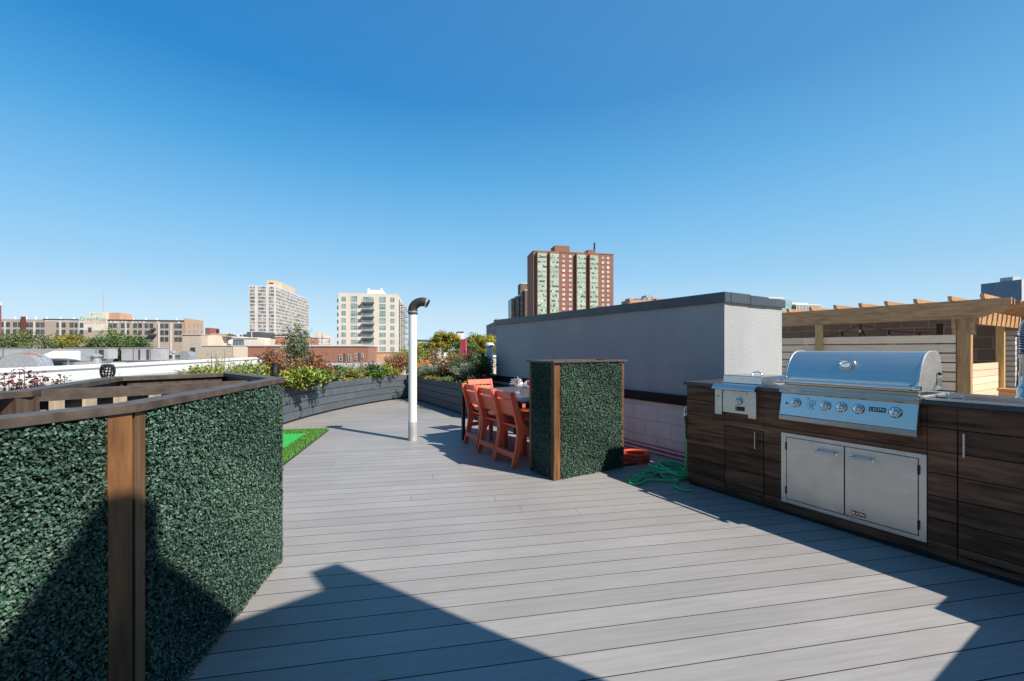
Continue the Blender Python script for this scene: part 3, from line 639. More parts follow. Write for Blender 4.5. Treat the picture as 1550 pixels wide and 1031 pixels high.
# ------------------------------------------------------------------ plants
stemM=leafmat('plant_stem',[(.07,.09,.03),(.12,.09,.05)],.7)
stemO=leafmat('plant_stem_orange',[(.45,.20,.04),(.50,.28,.08)],.7)
PAL={
 'yellowgreen':[(.05,.10,.012),(.15,.20,.025),(.30,.30,.045),(.42,.36,.07)],
 'brown':[(.05,.05,.015),(.14,.075,.03),(.24,.11,.05),(.16,.15,.04)],
 'redbrown':[(.07,.035,.018),(.19,.065,.035),(.28,.12,.06),(.13,.12,.03)],
 'green':[(.02,.055,.012),(.045,.12,.02),(.10,.20,.03),(.20,.28,.05)],
 'dark':[(.012,.035,.012),(.03,.075,.02),(.05,.11,.03)],
 'grey':[(.10,.14,.095),(.20,.26,.19),(.32,.39,.30)],
 'butterfly':[(.04,.075,.035),(.09,.14,.08),(.19,.24,.17),(.12,.15,.06)],
 'burgundy':[(.05,.010,.016),(.11,.02,.03),(.16,.05,.05)],
 'lime':[(.05,.11,.018),(.12,.20,.03),(.24,.28,.05),(.33,.30,.07)],
 'straw':[(.20,.15,.06),(.35,.28,.14),(.22,.22,.07)],
 'sedum':[(.45,.32,.02),(.62,.46,.04),(.30,.30,.03)],
 'feather':[(.05,.11,.03),(.11,.20,.06),(.20,.28,.10)],
}
LM={k:leafmat('leaf_'+k,[tuple(min(.8,c*1.45) for c in q) for q in v],.55,.25) for k,v in PAL.items()}
FLM={'purple':leafmat('petal_purple',[(.22,.06,.42),(.40,.15,.60)],.5,.2),'orange':leafmat('petal_orange',[(.80,.22,.01),(.85,.34,.02)],.5,.2),
     'magenta':leafmat('petal_magenta',[(.62,.08,.45),(.72,.16,.55)],.5,.2),'yellow':leafmat('petal_yellow',[(.75,.50,.03),(.80,.60,.08)],.5,.2),'seed':leafmat('seed_head',[(.10,.05,.03),(.20,.10,.06)],.8)}
def plant(name,label,cat,px,Y,top,r,pal,nst=22,nl=900,ls=.055,asp=.5,start=.2,base=.60,flower=None,lean=(0,0),droop=.15,stem=None,narrow=0,X=None,group=None):
    x=(px-775)/F*Y if X is None else X
    nl=int(nl*1.7); nst=int(nst*1.25); h=zy(top,Y)-base; t=thing(name,label,cat,(x,Y,base),group=group)
    sb_=MB(); pts=[]; tips=[]
    for i in range(nst):
        a=RNG.uniform(0,2*math.pi); q=math.sqrt(RNG.random()); hh=h*(1-(.46*q if narrow else .42*q*q))*(RNG.uniform(.93,1.0) if narrow else RNG.uniform(.78,1.0))
        tip=np.array([r*q*math.cos(a)+lean[0],r*q*math.sin(a)+lean[1],hh]); b0=np.array([RNG.normal(0,.05),RNG.normal(0,.05),0])
        f=lambda s: b0+np.array([tip[0]*s**(1.0+narrow),tip[1]*s**(1.0+narrow),tip[2]*(s*(1+droop)-droop*s*s)])
        ss=np.linspace(0,1,6); sb_.ti=random.random(); sb_.tube([f(s) for s in ss],[.008-.0055*s for s in ss],4,cap=False)
        for s in RNG.uniform(start,1.02,max(1,nl//nst)):
            pts.append(f(s)+RNG.normal(0,ls*.75,3)*[1,1,.7])
        tips.append(f(1.0))
    sb_.build('stem',stem or stemM,t)
    P=np.array(pts); N=RNG.normal(0,.7,P.shape)+[0,0,.8]
    # whole sprigs share a tone, single leaves vary about it
    tone=np.repeat(RNG.random(nst),max(1,nl//nst)); tv=np.clip(.55*tone+.45*RNG.random(len(P)),0,1)
    leafmesh('foliage',LM[pal],P,N,RNG.uniform(.6,1.25,len(P))*ls,t,aspect=asp,tint=tv)
    if flower:
        fm,nf,fs=flower; tp_=np.array(tips)
        for i in RNG.permutation(len(tp_))[:nf]:
            c=tp_[i]+[0,0,.015]; k=14; D=RNG.normal(size=(k,3)); D/=np.linalg.norm(D,axis=1,keepdims=True)
            leafmesh('flower',FLM[fm],c+D*fs*.35*[1,1,.7],D,np.full(k,fs*.75),t,aspect=.9,T=RNG.normal(size=(k,3)))
    return t
plant('flowering_plant','yellow-green bushy plant left end of the curved planter with straw tips','plant',305,5.95,547,.34,'yellowgreen',34,1500,.045)
plant('flowering_plant','fine-leaved yellowish plant with loose sprigs beside the white neighbouring parapet','plant',340,6.45,545,.36,'yellowgreen',36,1500,.04,asp=.35)
plant('flowering_plant','lime and yellow plant just left of the brown shrub in the curved planter','plant',374,6.95,547,.38,'lime',34,1500,.045)
plant('ornamental_grass','thin straw-coloured ornamental grass rising in front of the pale beige building','grass clump',330,6.35,527,.22,'straw',26,160,.035,asp=.3,start=.75,droop=.05)
plant('shrub','brown-leaved shrub standing left of the tall butterfly bush','shrub',408,7.6,527,.36,'brown',30,1300,.05)
plant('shrub','olive and brown shrub directly below the butterfly bush','shrub',437,8.15,537,.34,'brown',26,1000,.05)
plant('butterfly_bush','tall butterfly bush with purple blooms and orange stems in front of the slab tower','shrub',450,8.5,479,.235,'butterfly',34,1150,.08,asp=.28,start=.60,flower=('purple',6,.05),stem=stemO,narrow=.9,droop=.02)
plant('shrub','reddish-brown shrub right of the butterfly bush','shrub',474,8.9,529,.36,'redbrown',30,1300,.055)
plant('leafy_plant','bright green leafy plant spilling over the curved planter rim','plant',452,7.75,556,.34,'lime',26,650,.075,asp=.55,lean=(.14,-.16),droop=.7)
plant('leafy_plant','green leafy plant hanging over the rim under the reddish shrub','plant',470,8.25,560,.32,'green',24,600,.07,lean=(.16,-.12),droop=.7)
plant('shrub','copper-tinted low shrub above the planter boards','shrub',488,8.85,548,.30,'redbrown',22,650,.055,lean=(.08,-.1),droop=.4)
plant('leafy_plant','dark green leafy plant beside the copper shrub in the curved planter','plant',503,9.35,549,.27,'green',18,520,.07)
plant('feathery_plant','yellow-green feathery plant in front of the low brick building','plant',532,10.1,548,.40,'yellowgreen',40,1300,.04,asp=.3)
plant('aster','dark green aster with small purple flowers near the planter corner','plant',560,10.75,548,.30,'dark',24,700,.05,flower=('purple',6,.05))
plant('shrub','mottled olive shrub overhanging the far end of the curved planter','shrub',582,11.1,549,.38,'yellowgreen',28,1000,.05,lean=(.06,-.12),droop=.4)
plant('leafy_plant','small green leafy plant trailing over far planter boards','plant',571,10.75,560,.25,'green',16,400,.055,lean=(.08,-.14),droop=.8)
plant('shrub','dark red-brown shrub left of the white vent pipe','shrub',601,11.65,529,.33,'redbrown',30,900,.05)
plant('leafy_plant','tall light green plant right behind the white vent pipe','plant',626,12.1,512,.62,'yellowgreen',44,1700,.05,asp=.35)
plant('shrub','olive-brown tall plant right of the white vent pipe','shrub',655,12.4,521,.5,'brown',36,1000,.05,asp=.4)
plant('marigold','marigold plant with orange blooms next to the white vent pipe','plant',640,11.45,548,.30,'green',18,420,.05,flower=('orange',14,.12))
plant('silver_bush','silvery grey-green bush spilling over the straight planter near the pipe','shrub',653,11.0,549,.42,'grey',40,1500,.04,asp=.35,lean=(-.1,-.14),droop=.6)
plant('silver_bush','grey-green bush in the middle of the straight planter','shrub',668,10.75,547,.34,'grey',34,1200,.04,asp=.35)
plant('shrub','brown and green shrub with dry seed heads behind the grey bushes','shrub',682,10.4,527,.36,'brown',32,1100,.055,flower=('seed',14,.05))
plant('feathery_plant','fresh green feathery plant below the pink panel','plant',698,9.9,533,.30,'feather',40,1200,.045,asp=.2)
plant('silver_bush','pale grey-green bush hanging over the planter beside the end chair','shrub',711,9.25,546,.36,'grey',38,1300,.042,asp=.3,lean=(-.05,-.16),droop=.6)
plant('seed_head_plant','tall stems with brown seed heads behind the pale bush','plant',716,9.65,524,.30,'brown',30,420,.04,start=.5,flower=('seed',16,.055))
plant('leafy_plant','dark leafy plant beside the galvanised vent','plant',731,8.95,529,.22,'dark',24,900,.06)
plant('petunia','trailing plant with magenta flowers at the right planter end','plant',724,8.75,562,.16,'dark',12,200,.045,flower=('magenta',3,.075))
plant('trailing_plant','dark green trailing plant hanging down the straight planter boards','plant',684,9.75,571,.20,'feather',24,500,.04,lean=(-.12,-.30),droop=1.6,asp=.25)
plant('trailing_plant','yellow-leaved trailing plant on the straight planter rim','plant',663,10.5,571,.22,'sedum',16,260,.045,lean=(-.08,-.2),droop=1.2)
bl=['burgundy coral bells stalk at the left picture edge with a yellow leaf','burgundy stalked plant second from the left picture edge','burgundy stalked plant left of the wire basket lamp, before the white parapet','burgundy plant with two thin stalks close to the hedge enclosure rim']
for (px,Y,tp_),l in zip(((6,3.65,566),(24,3.75,556),(54,3.93,559),(78,4.04,560)),bl):
    plant('coral_bells',l,'plant',px,Y,tp_-6,.12,'burgundy',8,130,.04,start=.5,droop=.05)
plant('leafy_plant','yellow-green plant at the extreme left behind the enclosure','plant',2,3.6,574,.12,'lime',8,120,.045)
plant('coral_bells','small burgundy plant near the right end of the white parapet','plant',288,5.7,556,.12,'burgundy',8,160,.04,start=.4)
plant('leafy_plant','low red-tipped plant peeking over the back rim of the enclosure','plant',190,4.95,562,.16,'redbrown',8,110,.04)
plant('leafy_plant','low yellow-green sprigs peeking over the enclosure rim','plant',216,5.1,562,.2,'lime',10,120,.035)
# creeping yellow sedum along the planter rims
P=[]
for pl_,o in ((LP,.05),(RP,.05)):
    for i in range(len(pl_)-1):
        d=(pl_[i+1]-pl_[i]); nn=Vector((-d.y,d.x)).normalized()
        for k in range(int(d.length*260)):
            if RNG.random()<.35+.65*(math.sin(i*1.7)>0):
                q=pl_[i]+d*RNG.random()+nn*RNG.uniform(-.005,.20); P.append((q.x,q.y,RNG.uniform(.60,.672)))
P=np.array(P); o=leafmesh('ground_cover',LM['sedum'],P,RNG.normal(0,.6,P.shape)+[0,0,1],RNG.uniform(.02,.04,len(P)),None,aspect=.7); o['kind']='stuff'
# ------------------------------------------------------------------ garden torches
def torch(name,label,x,y,zc,rr,hh,clear=False):
    t=thing(name,label,'garden light',(x,y,0))
    b=MB(); b.tube([(0,0,0),(0,0,zc-hh*.52)],.011,8); b.build('pole',M['black'],t)
    b=MB()
    for k in range(14):
        a=2*math.pi*k/14
        for da in (0,):
            pts=[(rr*(.62+.38*math.sin(math.pi*(.12+.80*s)))*math.cos(a+.35*s),rr*(.62+.38*math.sin(math.pi*(.12+.80*s)))*math.sin(a+.35*s),zc-hh/2+hh*s) for s in np.linspace(0,1,9)]
            b.tube(pts,rr*.10,5)
    for s in (0,.2,.4,.6,.8,1): b.tube([(rr*(.62+.38*math.sin(math.pi*(.12+.80*s)))*math.cos(a),rr*(.62+.38*math.sin(math.pi*(.12+.80*s)))*math.sin(a),zc-hh/2+hh*s) for a in np.linspace(0,2*math.pi,17)[:-1]],rr*.085,5,closed=True)
    b.build('cage',M['black'],t)
    b=MB(); b.lathe([(rr*.5,zc-hh*.54),(rr*.72,zc-hh*.5)],n=14); b.lathe([(rr*.72,zc+hh*.5),(rr*.78,zc+hh*.53),(rr*.2,zc+hh*.56)],n=14); b.build('cap',M['black'],t,smooth=True)
    b=MB(); b.lathe([(rr*.40,zc-hh*.48),(rr*.52,zc),(rr*.40,zc+hh*.48)],n=12); b.build('lamp_glass',M['frost'],t,smooth=True)
    return t
M['frost']=mat('frosted_glass',(.62,.64,.64),(.70,.72,.72),rough=.3)
torch('garden_torch','black wire basket garden light behind the enclosure, before the white parapet',(163-775)/F*3.25,3.25,1.165,.043,.095)
torch('garden_torch','slim black garden light among the plants beside the enclosure corner',(417-775)/F*7.05,7.05,1.00,.055,.20)
# ================================================================== dining table, chairs, figurine
TA=Vector((-.747,6.21,0))
tb=thing('dining_table','dark charcoal outdoor dining table with slim black square legs','table',TA,TH)
TL,TW=1.69,.94
b=MB().box(0,TL,0,TW,.716,.742); b.build('tabletop',M['tabletop'],tb,bevel=.003)
for x in (.002,TL-.047):
    for y in (.002 if x<.5 else .17,TW-.047): MB().box(x,x+.045,y,y+.045,0,.7155).build('leg',M['black'],tb,bevel=.002)
b=MB(); b.box(.05,TL-.05,.004,.024,.66,.7155); b.box(.05,TL-.05,TW-.024,TW-.004,.66,.7155); b.box(.004,.024,.05,TW-.05,.66,.7155); b.box(TL-.024,TL-.004,.05,TW-.05,.66,.7155); b.build('apron',M['black'],tb)
def chair_proto(label,grp):
    t=thing('dining_chair',label,'chair',(0,0,0),0,grp)
    def arc(c,r,a0,a1,n=6): return [(c[0]+r*math.cos(R(a)),c[1]+r*math.sin(R(a))) for a in np.linspace(a0,a1,n)]
    # side plank outline (depth y, height z): rear leg and back in one, curved under the seat to the front leg
    out=[(-.035,0),(.030,0),(.060,.10),(.092,.22)]+[(.108,.30),(.135,.345),(.18,.368),(.23,.375),(.30,.372),(.34,.355),(.362,.32),(.368,.26),(.372,0),(.432,0),(.432,.40),(.425,.428),(.40,.438)]
    out+=[(.26,.432),(.20,.44),(.155,.463),(.125,.50),(.105,.55),(.055,.70),(.012,.835),(.0,.850),(-.030,.850),(-.055,.836),(-.058,.82)]
    out+=[(-.015,.66),(.022,.52),(.036,.46),(.040,.40),(.034,.32),(.012,.18)]
    for s in (-1,1):
        bb=MB(); x0,x1=sorted((s*.188,s*.216)); bb.prism(out,x0,x1,'x'); bb.build('side_frame',M['coral'],t,bevel=.0035)
    def slat(z0,z1,th=.020):
        f=lambda z: -.040+(.84-z)*.305
        bb=MB(); bb.prism([(f(z0)+.022,z0),(f(z1)+.022,z1),(f(z1)+.022+th,z1+.004),(f(z0)+.022+th,z0+.004)],-.1875,.1875,'x'); bb.build('back_slat',M['coral'],t,bevel=.003)
    slat(.765,.842); slat(.565,.745)
    sp=[(.085,.455),(.14,.432),(.22,.418),(.32,.424),(.42,.440),(.435,.432),(.43,.420),(.32,.402),(.22,.396),(.13,.412),(.08,.438)]
    bb=MB(); bb.prism(sp,-.1875,.1875,'x'); bb.build('seat',M['coral'],t,bevel=.003)
    bb=MB(); bb.box(-.1875,.1875,.385,.405,.33,.3955); bb.build('front_apron',M['coral'],t,bevel=.002)
    bb=MB(); bb.box(-.1875,.1875,-.002,.018,.105,.165); bb.build('stretcher',M['coral'],t,bevel=.002)
    return t
CG='coral dining chairs round the charcoal table'
c0=chair_proto('coral chair nearest the hedge-clad box, its back to the open deck',CG)
c0.location=(-.085,4.905,0); c0.rotation_euler=(0,0,TH)
copy_thing(c0,(-.318,5.315,0),TH+.02,'coral chair in the middle of the row with backs to the open deck')
copy_thing(c0,(-.560,5.83,0),TH-.03,'coral chair on the open-deck side beside the far black table leg')
copy_thing(c0,tuple(TA+U*(-.44)+V*.53),TH-math.pi/2,'coral chair at the far head of the table facing the camera')
for i,(u,v,l) in enumerate(((1.36,1.02,'coral chair across the table, hidden mostly behind the hedge-clad box'),(.88,1.04,'coral chair across the table between two others with backs to the wall'),(.40,1.02,'coral chair across the table nearest the far head, back to the wall'))):
    copy_thing(c0,tuple(TA+U*u+V*v),TH+math.pi,l)
M['silver']=mat('silver_glaze',(.55,.56,.58),(.74,.75,.77),rough=.22,metal=.7,scale=20)
fg=thing('bird_figurine','silver winged bird figurine with a red comb standing on the table','figurine',(.075,5.70,.7425),R(-12))
b=MB(); b.lathe([(.040,0),(.040,.006),(.024,.012),(.014,.016)],(0,0,0),16)
for s in (-1,1): b.tube([(.014*s,-.010,.012),(.018*s,0,.035),(.012*s,.004,.065)],[.007,.008,.014],8)
b.tube([(.075,0,.098),(.045,0,.095),(.015,0,.088),(-.008,0,.100),(-.018,0,.130),(-.012,0,.160),(.0,0,.185),(.014,0,.190)],[.010,.024,.036,.036,.026,.018,.018,.010],12)
for k in range(5): b.tube([(.06,0,.098),(.10,-.02+.01*k,.098+.010*k),(.150-.008*k,-.04+.02*k,.085+.018*k)],[.012,.013,.004],7)
b.tube([(.010,0,.190),(.030,0,.184),(.042,0,.176)],[.010,.006,.001],8)
b.build('body',M['silver'],fg,smooth=True)
for s in (-1,1):
    b=MB()
    for k in range(6):
        a=R(8+k*20); L=.115-.008*abs(k-2); dx=-math.cos(a)*L if s<0 else math.cos(a)*L*.62
        b.tube([(-.005*s*-1,.020*s,.115),(dx*.55,.03*s,.118+L*.55*math.sin(a)),(dx,.045*s,.114+L*.85*math.sin(a))],[.013,.014,.005],7)
    b.build('wing',M['silver'],fg,smooth=True)
b=MB(); b.tube([(-.014,0,.200),(-.002,0,.214),(.012,0,.206)],[.006,.010,.005],7); b.tube([(.022,0,.176),(.024,0,.164)],[.007,.005],6); b.build('comb',M['red'],fg,smooth=True)
# ================================================================== hoses by the kitchen
oh=thing('orange_hose','coiled orange hose lying on the deck beside the hedge-clad box','hose',(1.455,5.02,0))
b=MB(); pts=[]
N_=9*26
for i in range(N_):
    t=i/26; a=2*math.pi*t; lay=t*.62; rr=.158+.010*math.sin(t*1.9)+.006*math.sin(2*a*.43+t)-.028*(1 if t>7 else 0)*min(1,(t-7) if t>7 else 0)
    z=.0125+.0215*min(lay,4.2)+.002*math.sin(a*2+t); pts.append((rr*math.cos(a)*1.02,rr*math.sin(a),z))
b.tube(pts,.0102,8); b.build('coil',M['orangehose'],oh,smooth=True)
b=MB(); b.tube([(-.02,-.17,.02),(-.10,-.19,.017),(-.17,-.20,.017),(-.27,-.165,.019)],[.0125,.014,.015,.013],10); b.lathe([(.017,-.012),(.017,.012)],(-.245,-.172,.019),12,Matrix.Rotation(R(90),3,'Y')); b.build('nozzle',M['rubber'],oh,smooth=True)
gh=thing('green_hose','tangled green hose heaped on the deck at the kitchen end, hung up by its sprayer','hose',(PK.x,PK.y,0),TH)
# local axes: x along the kitchen front, y to its back; the heap lies at x<0
ctl=[(-.045,.02,.44),(-.05,.02,.30),(-.06,.02,.16),(-.09,.03,.06),(-.16,.06,.02)]
rs=random.Random(5)
cx_,cy_=-.30,.10
for k in range(46):
    a=k*1.02+rs.uniform(-.25,.25); rad=rs.uniform(.09,.20); ctl.append((cx_+rad*1.25*math.cos(a),cy_+rad*1.05*math.sin(a),.013+.15*rs.random()*(1.1-.5*rad/.2)*(k/46*.6+.5)))
ctl+=[(-.42,-.18,.02),(-.44,-.36,.013),(-.36,-.47,.013),(-.30,-.42,.015),(-.36,-.26,.03),(-.46,-.12,.03),(-.34,-.02,.05),(-.30,-.22,.04),(-.36,-.40,.03),(-.29,-.52,.013),(-.22,-.46,.013),(-.24,-.30,.02),(-.12,-.13,.02),(-.06,-.10,.03),(-.03,-.20,.013),(.10,-.26,.013),(.16,-.20,.013)]
b=MB(); 
def cat3(pts,n):
    o=[]; P=[pts[0]]+list(pts)+[pts[-1]]
    for i in range(1,len(P)-2):
        p0,p1,p2,p3=[np.array(q,float) for q in P[i-1:i+3]]
        for k in range(n):
            t=k/n; o.append(.5*((2*p1)+(-p0+p2)*t+(2*p0-5*p1+4*p2-p3)*t*t+(-p0+3*p1-3*p2+p3)*t**3))
    o.append(np.array(pts[-1],float))
    for q in o: q[2]=max(q[2],.0122)
    return o
b.tube(cat3(ctl,7),.0105,8); b.build('hose_line',M['greenhose'],gh,smooth=True)
b=MB(); b.tube([(-.045,.02,.435),(-.046,.02,.50),(-.046,.02,.565)],[.014,.017,.014],10); b.tube([(-.046,.02,.565),(-.048,.015,.62),(-.05,.0,.665)],[.012,.016,.012],10); b.build('sprayer',M['rubber'],gh,smooth=True)
b=MB(); b.tube([(-.05,.0,.665),(-.055,-.01,.70),(-.05,.0,.745),(-.03,.01,.76)],[.010,.012,.012,.008],10); b.build('spray_tip',M['chrome'],gh,smooth=True)
b=MB(); b.tube([(-.05,.0,.64),(-.075,.02,.70),(-.09,.03,.755)],.003,6); b.tube([(-.03,.0,.745),(-.06,.01,.785),(-.09,.03,.765)],.003,6); b.build('trigger_wire',M['black'],gh)
# ================================================================== beyond the parapet: vent, pink panel
M['hvac_light']=mat('pale_galvanised',(.60,.63,.66),(.70,.72,.74),rough=.45,metal=.15,scale=6)
gv=thing('galvanised_vent','galvanised vent stack with round cap at the left end of the grey bulkhead','vent',(-.51,9.62,.772))
b=MB(); b.lathe([(.095,-.77),(.095,0),(.082,.012),(.080,.60)],n=20); b.build('stack',M['hvac_light'],gv,smooth=True)
b=MB(); b.lathe([(.083,.575),(.083,.61)],n=20); b.lathe([(.104,.625),(.108,.64),(.108,.665),(.085,.70),(.03,.715)],n=20); b.lathe([(.09,.60),(.095,.612),(.06,.626)],n=20); b.build('cap',M['hvac_light'],gv,smooth=True)
M['pink']=mat('pink_panel',(.62,.085,.13),(.70,.13,.17),rough=.5,scale=4)
pk=MB(); pk.prism([(-.14,.0),(.13,.0),(.085,1.70),(-.05,1.66),(-.12,1.45)],0,.05,'y'); pk=pk.build('pink_panel',M['pink']); pk.location=((701-775)/F*12.6,12.6,-.04); pk.rotation_euler=(0,0,R(-20))
tag(pk,'tapered bright pink panel sticking up behind the straight planter','panel')
# ================================================================== stair bulkhead behind the camera (casts the large shadow)
BW=Vector((2.308,.468,0)); ab=math.atan2(-.654,-.756)
bh=thing('stair_bulkhead','grey stucco stair bulkhead with raised ends standing behind the camera','bulkhead',BW,ab)
prof_b=[(0,0),(0,3.97),(.165,3.97),(.205,3.715),(.62,3.715),(.84,3.775),(1.088,3.80),(1.095,3.985),(1.20,3.965),(1.27,3.93),(1.49,3.51),(2.1,2.35),(2.1,0)]
b=MB(); b.prism(prof_b,0,.5,'y'); b.build('wall',M['stucco'],bh)
b=MB(); b.box(.70,1.60,-.03,-.001,0,2.05); b.build('door',M['slat'],bh)
# ================================================================== neighbouring pergola (kitchen axes, from its near right post)
PG=(KW(.972,4.348))
pg=thing('pergola','cedar timber pergola with curved rafter tails standing behind the grill','pergola',PG,TH)
# local x along u (negative = away), y back
def tail(x0,x1,y,z0,z1,th):
    """a beam along x with a curved tail at its near end x1"""
    hz=z1-z0
    poly=[(x0,z0),(x1-.26,z0),(x1-.22,z0+.012),(x1-.17,z0+.05),(x1-.13,z0+.055),(x1-.09,z0+.06),(x1-.05,z0+hz*.45),(x1-.02,z0+hz*.62),(x1,z0+hz*.66),(x1,z1),(x0,z1)]
    b=MB(); b.prism(poly,y,y+th,'y'); return b
tail(-4.3,.42,-.075,1.74,1.975,.045).build('front_beam',M['cedar'],pg)
tail(-4.3,.42,.075,1.76,1.965,.045).build('front_beam',M['cedar'],pg)
MB().box(-.065,.065,-.028,.073,-.05,1.90).build('post',M['post_cedar'],pg,bevel=.003)
for s in (-1,1):
    b=MB(); b.prism([(-.026,1.52),(-.026,1.755),(-.066,1.755),(-.075,1.72),(-.075,1.64),(-.055,1.60),(-.045,1.55)],s*.067,s*.105,'x'); b.build('bracket',M['cedar'],pg)
for y in (2.35,):
    MB().box(-.065,.065,y-.06,y+.06,-.05,1.66).build('post',M['post_cedar'],pg,bevel=.003)
MB().box(-.03,.055,1.72,1.80,-.05,1.68).build('post',M['treated'],pg)
MB().box(-4.2,-4.08,-.03,.07,-.05,1.74).build('post',M['post_cedar'],pg); MB().box(-4.2,-4.08,2.3,2.4,-.05,1.66).build('post',M['post_cedar'],pg)
MB().box(-1.70,-1.60,-.115,-.078,-.05,1.735).build('post',M['treated'],pg)
MB().box(.068,.113,.125,2.45,1.665,1.845).build('side_beam',M['cedar'],pg); MB().box(-4.07,-4.02,.125,2.45,1.665,1.845).build('side_beam',M['cedar'],pg)
for i in range(9):
    y=.30+i*.255; tail(-4.4,.44,y,1.848,1.962,.038).build('purlin',M['cedar'],pg)
for i,x in enumerate((.19,-.103,-.448,-.769,-1.079,-1.408,-1.758,-2.105,-2.45,-2.80,-3.15,-3.5,-3.85)):
    b=MB(); b.prism([(-.16,2.035),(-.13,1.977),(2.62,1.977),(2.66,2.035)],x-.02,x+.02,'x'); b.build('top_slat',M['cedar'],pg)
# side rail boards and seat ledge between the right-hand posts
b=MB()
for i in range(6): 
    z0=.55+i*.098; b.ti=random.random(); b.box(-.02,.002,.08,1.70,z0,z0+.091)
b.build('side_rail',M['pine'],pg)
MB().box(-.14,.10,.5,2.28,.44,.485).build('seat_ledge',M['cedar'],pg)
# horizontal board screen behind the grill
fs=thing('board_screen','pale pine screen of spaced horizontal boards behind the grill','fence',(PG[0],PG[1],-.05),TH)
b=MB()
for i in range(12):
    z1=1.575-i*.127; b.ti=random.random(); b.box(-4.08,-1.9,-.072,-.052,z1-.108,z1); b.ti=random.random(); b.box(-1.898,-.068,-.072,-.052,z1-.108,z1)
b.build('board',M['pine'],fs)
for x in (-3.3,-1.9,-.75): MB().box(x-.045,x+.045,-.051,-.03,0,1.57).build('batten',M['treated'],fs)
wl=thing('block_wall','bare grey-brown concrete block wall beyond the pergola','wall',(PG[0],PG[1],-.06),TH)
MB().box(-4.3,3.2,2.62,2.82,0,2.06).build('blocks',M['cmu_grey'],wl); MB().box(-7.5,-4.301,2.62,2.82,0,1.62).build('blocks',M['cmu_grey'],wl)
MB().box(-4.32,3.2,2.60,2.84,2.061,2.10).build('coping',M['roof_grey'],wl)
sl=thing('string_lights','string of black-socket bulb lights drooping under the pergola beam','string lights',(PG[0],PG[1],1.70),TH)
pts=[]
anch=[(-2.0,.25,-.20),(-1.16,.10,.02),(-.30,.25,-.13)]
for (x0,y0,z0),(x1,y1,z1) in zip(anch,anch[1:]):
    for t in np.linspace(0,1,14)[:-1]: pts.append((x0+(x1-x0)*t,y0+(y1-y0)*t,z0+(z1-z0)*t-.05*math.sin(math.pi*t)))
b=MB(); b.tube(pts,.006,5); b.build('cable',M['black'],sl)
for i in (3,9,13,18,23):
    x,y,z=pts[i]; b=MB(); b.tube([(x,y,z),(x,y,z-.07)],.014,8); sk_=b.build('socket',M['black'],sl)
    b=MB(); b.lathe([(.010,-.072),(.022,-.09),(.024,-.105),(.012,-.125)],(x,y,z),10); b.build('bulb',M['frost'],sl,smooth=True)
b=MB(); b.tube([(-1.16,.10,-.02),(-1.16,.10,-.19)],.014,6); b.tube([(-1.16,.10,-.05),(-1.10,.10,-.15)],.018,6); b.build('hanging_socket',M['black'],sl)
bp_=MB(); bp_.tube([(0,0,0),(0,0,1.80)],.04,8); bp_=bp_.build('black_post',M['black']); bp_.location=(PG[0]+(U*(-.6)+V*1.5).x,PG[1]+(U*(-.6)+V*1.5).y,-.05)
tag(bp_,'slim black post under the pergola in front of the block wall','post')
M['whitebrick']=brickmat('white_brick',(.50,.50,.50),(.60,.60,.60),(.25,.25,.25),.22,.08,.015)
wp=thing('brick_pier','narrow white-painted brick pier behind the faucet','pier',(at(1529,6.6)[0],6.6,-.05),TH)
MB().box(-.06,.06,-.06,.06,0,1.60).build('bricks',M['whitebrick'],wp); MB().box(-.09,.09,-.09,.09,1.601,1.66).build('cap',M['roof_grey'],wp)
ds=thing('dark_shed','black shed wall beside the white brick pier, behind the faucet','shed',(at(1539,7.0)[0],7.0,-.05),TH)
MB().box(0,2.2,0,.12,0,1.62).build('wall',M['black'],ds); MB().box(-.05,2.3,-.15,.25,1.621,1.70).build('roof',M['roof_grey'],ds)
bx=MB(); bx.box(-.10,.10,-.08,.08,0,.80); bx.box(-.12,.12,-.10,.10,.801,.83); bx=bx.build('timber_box',M['cedar']); bx.location=(at(1531,5.9)[0],5.9,-.05); bx.rotation_euler=(0,0,TH); tag(bx,'low cedar timber box behind the faucet beside the pergola post','box')
# ================================================================== far city
GZ=-13.5
def bldg(name,label,px,Y,cat='building',rz=DA,back=0):
    x=(px-775)/F*Y; o=Vector((x,Y,0))-E_*back
    t=thing(name,label,cat,(o.x,o.y,GZ),rz); t_=dict(t=t,X=o.x,Y=o.y); return t_
def lx(bd,px):   # distance along the street-grid front for a photo column
    r=(px-775)/F; return (r*bd['Y']-bd['X'])/(E_.x-r*E_.y)
def lz(py,Y): return zy(py,Y)-GZ
def cm(name,c1,c2=None,rough=.8,scale=.25): return mat(name,c1,c2 or tuple(x*1.15 for x in c1),rough=rough,scale=scale)
def winmesh(x0,x1,z0,z1,y=-.06,nx=2,nz=2,fr=.12):
    """panes (slot 0) set in frame bars (slot 1), facing -y"""
    b=MB(); b.mi=0; b.box(x0,x1,y,.0,z0,z1); b.mi=1
    for i in range(nx+1):
        x=x0+(x1-x0)*i/nx; b.box(x-fr/2,x+fr/2,y-.05,y-.001,z0,z1)
    for i in range(nz+1):
        z=z0+(z1-z0)*i/nz; b.box(x0,x1,y-.045,y-.002,z-fr/2,z+fr/2)
    return b
def sidewin(y0,y1,z0,z1,x,ny=2,fr=.12):
    b=MB(); b.box(x,x+.06,y0,y1,z0,z1); b.mi=1
    for i in range(ny+1):
        y=y0+(y1-y0)*i/ny; b.box(x+.061,x+.11,y-fr/2,y+fr/2,z0,z1)
    for z in (z0,z1): b.box(x+.061,x+.105,y0,y1,z-fr/2,z+fr/2)
    return b
M['framew']=cm('window_frame_light',(.55,.55,.53)); M['framed']=cm('window_frame_dark',(.08,.085,.09)); 
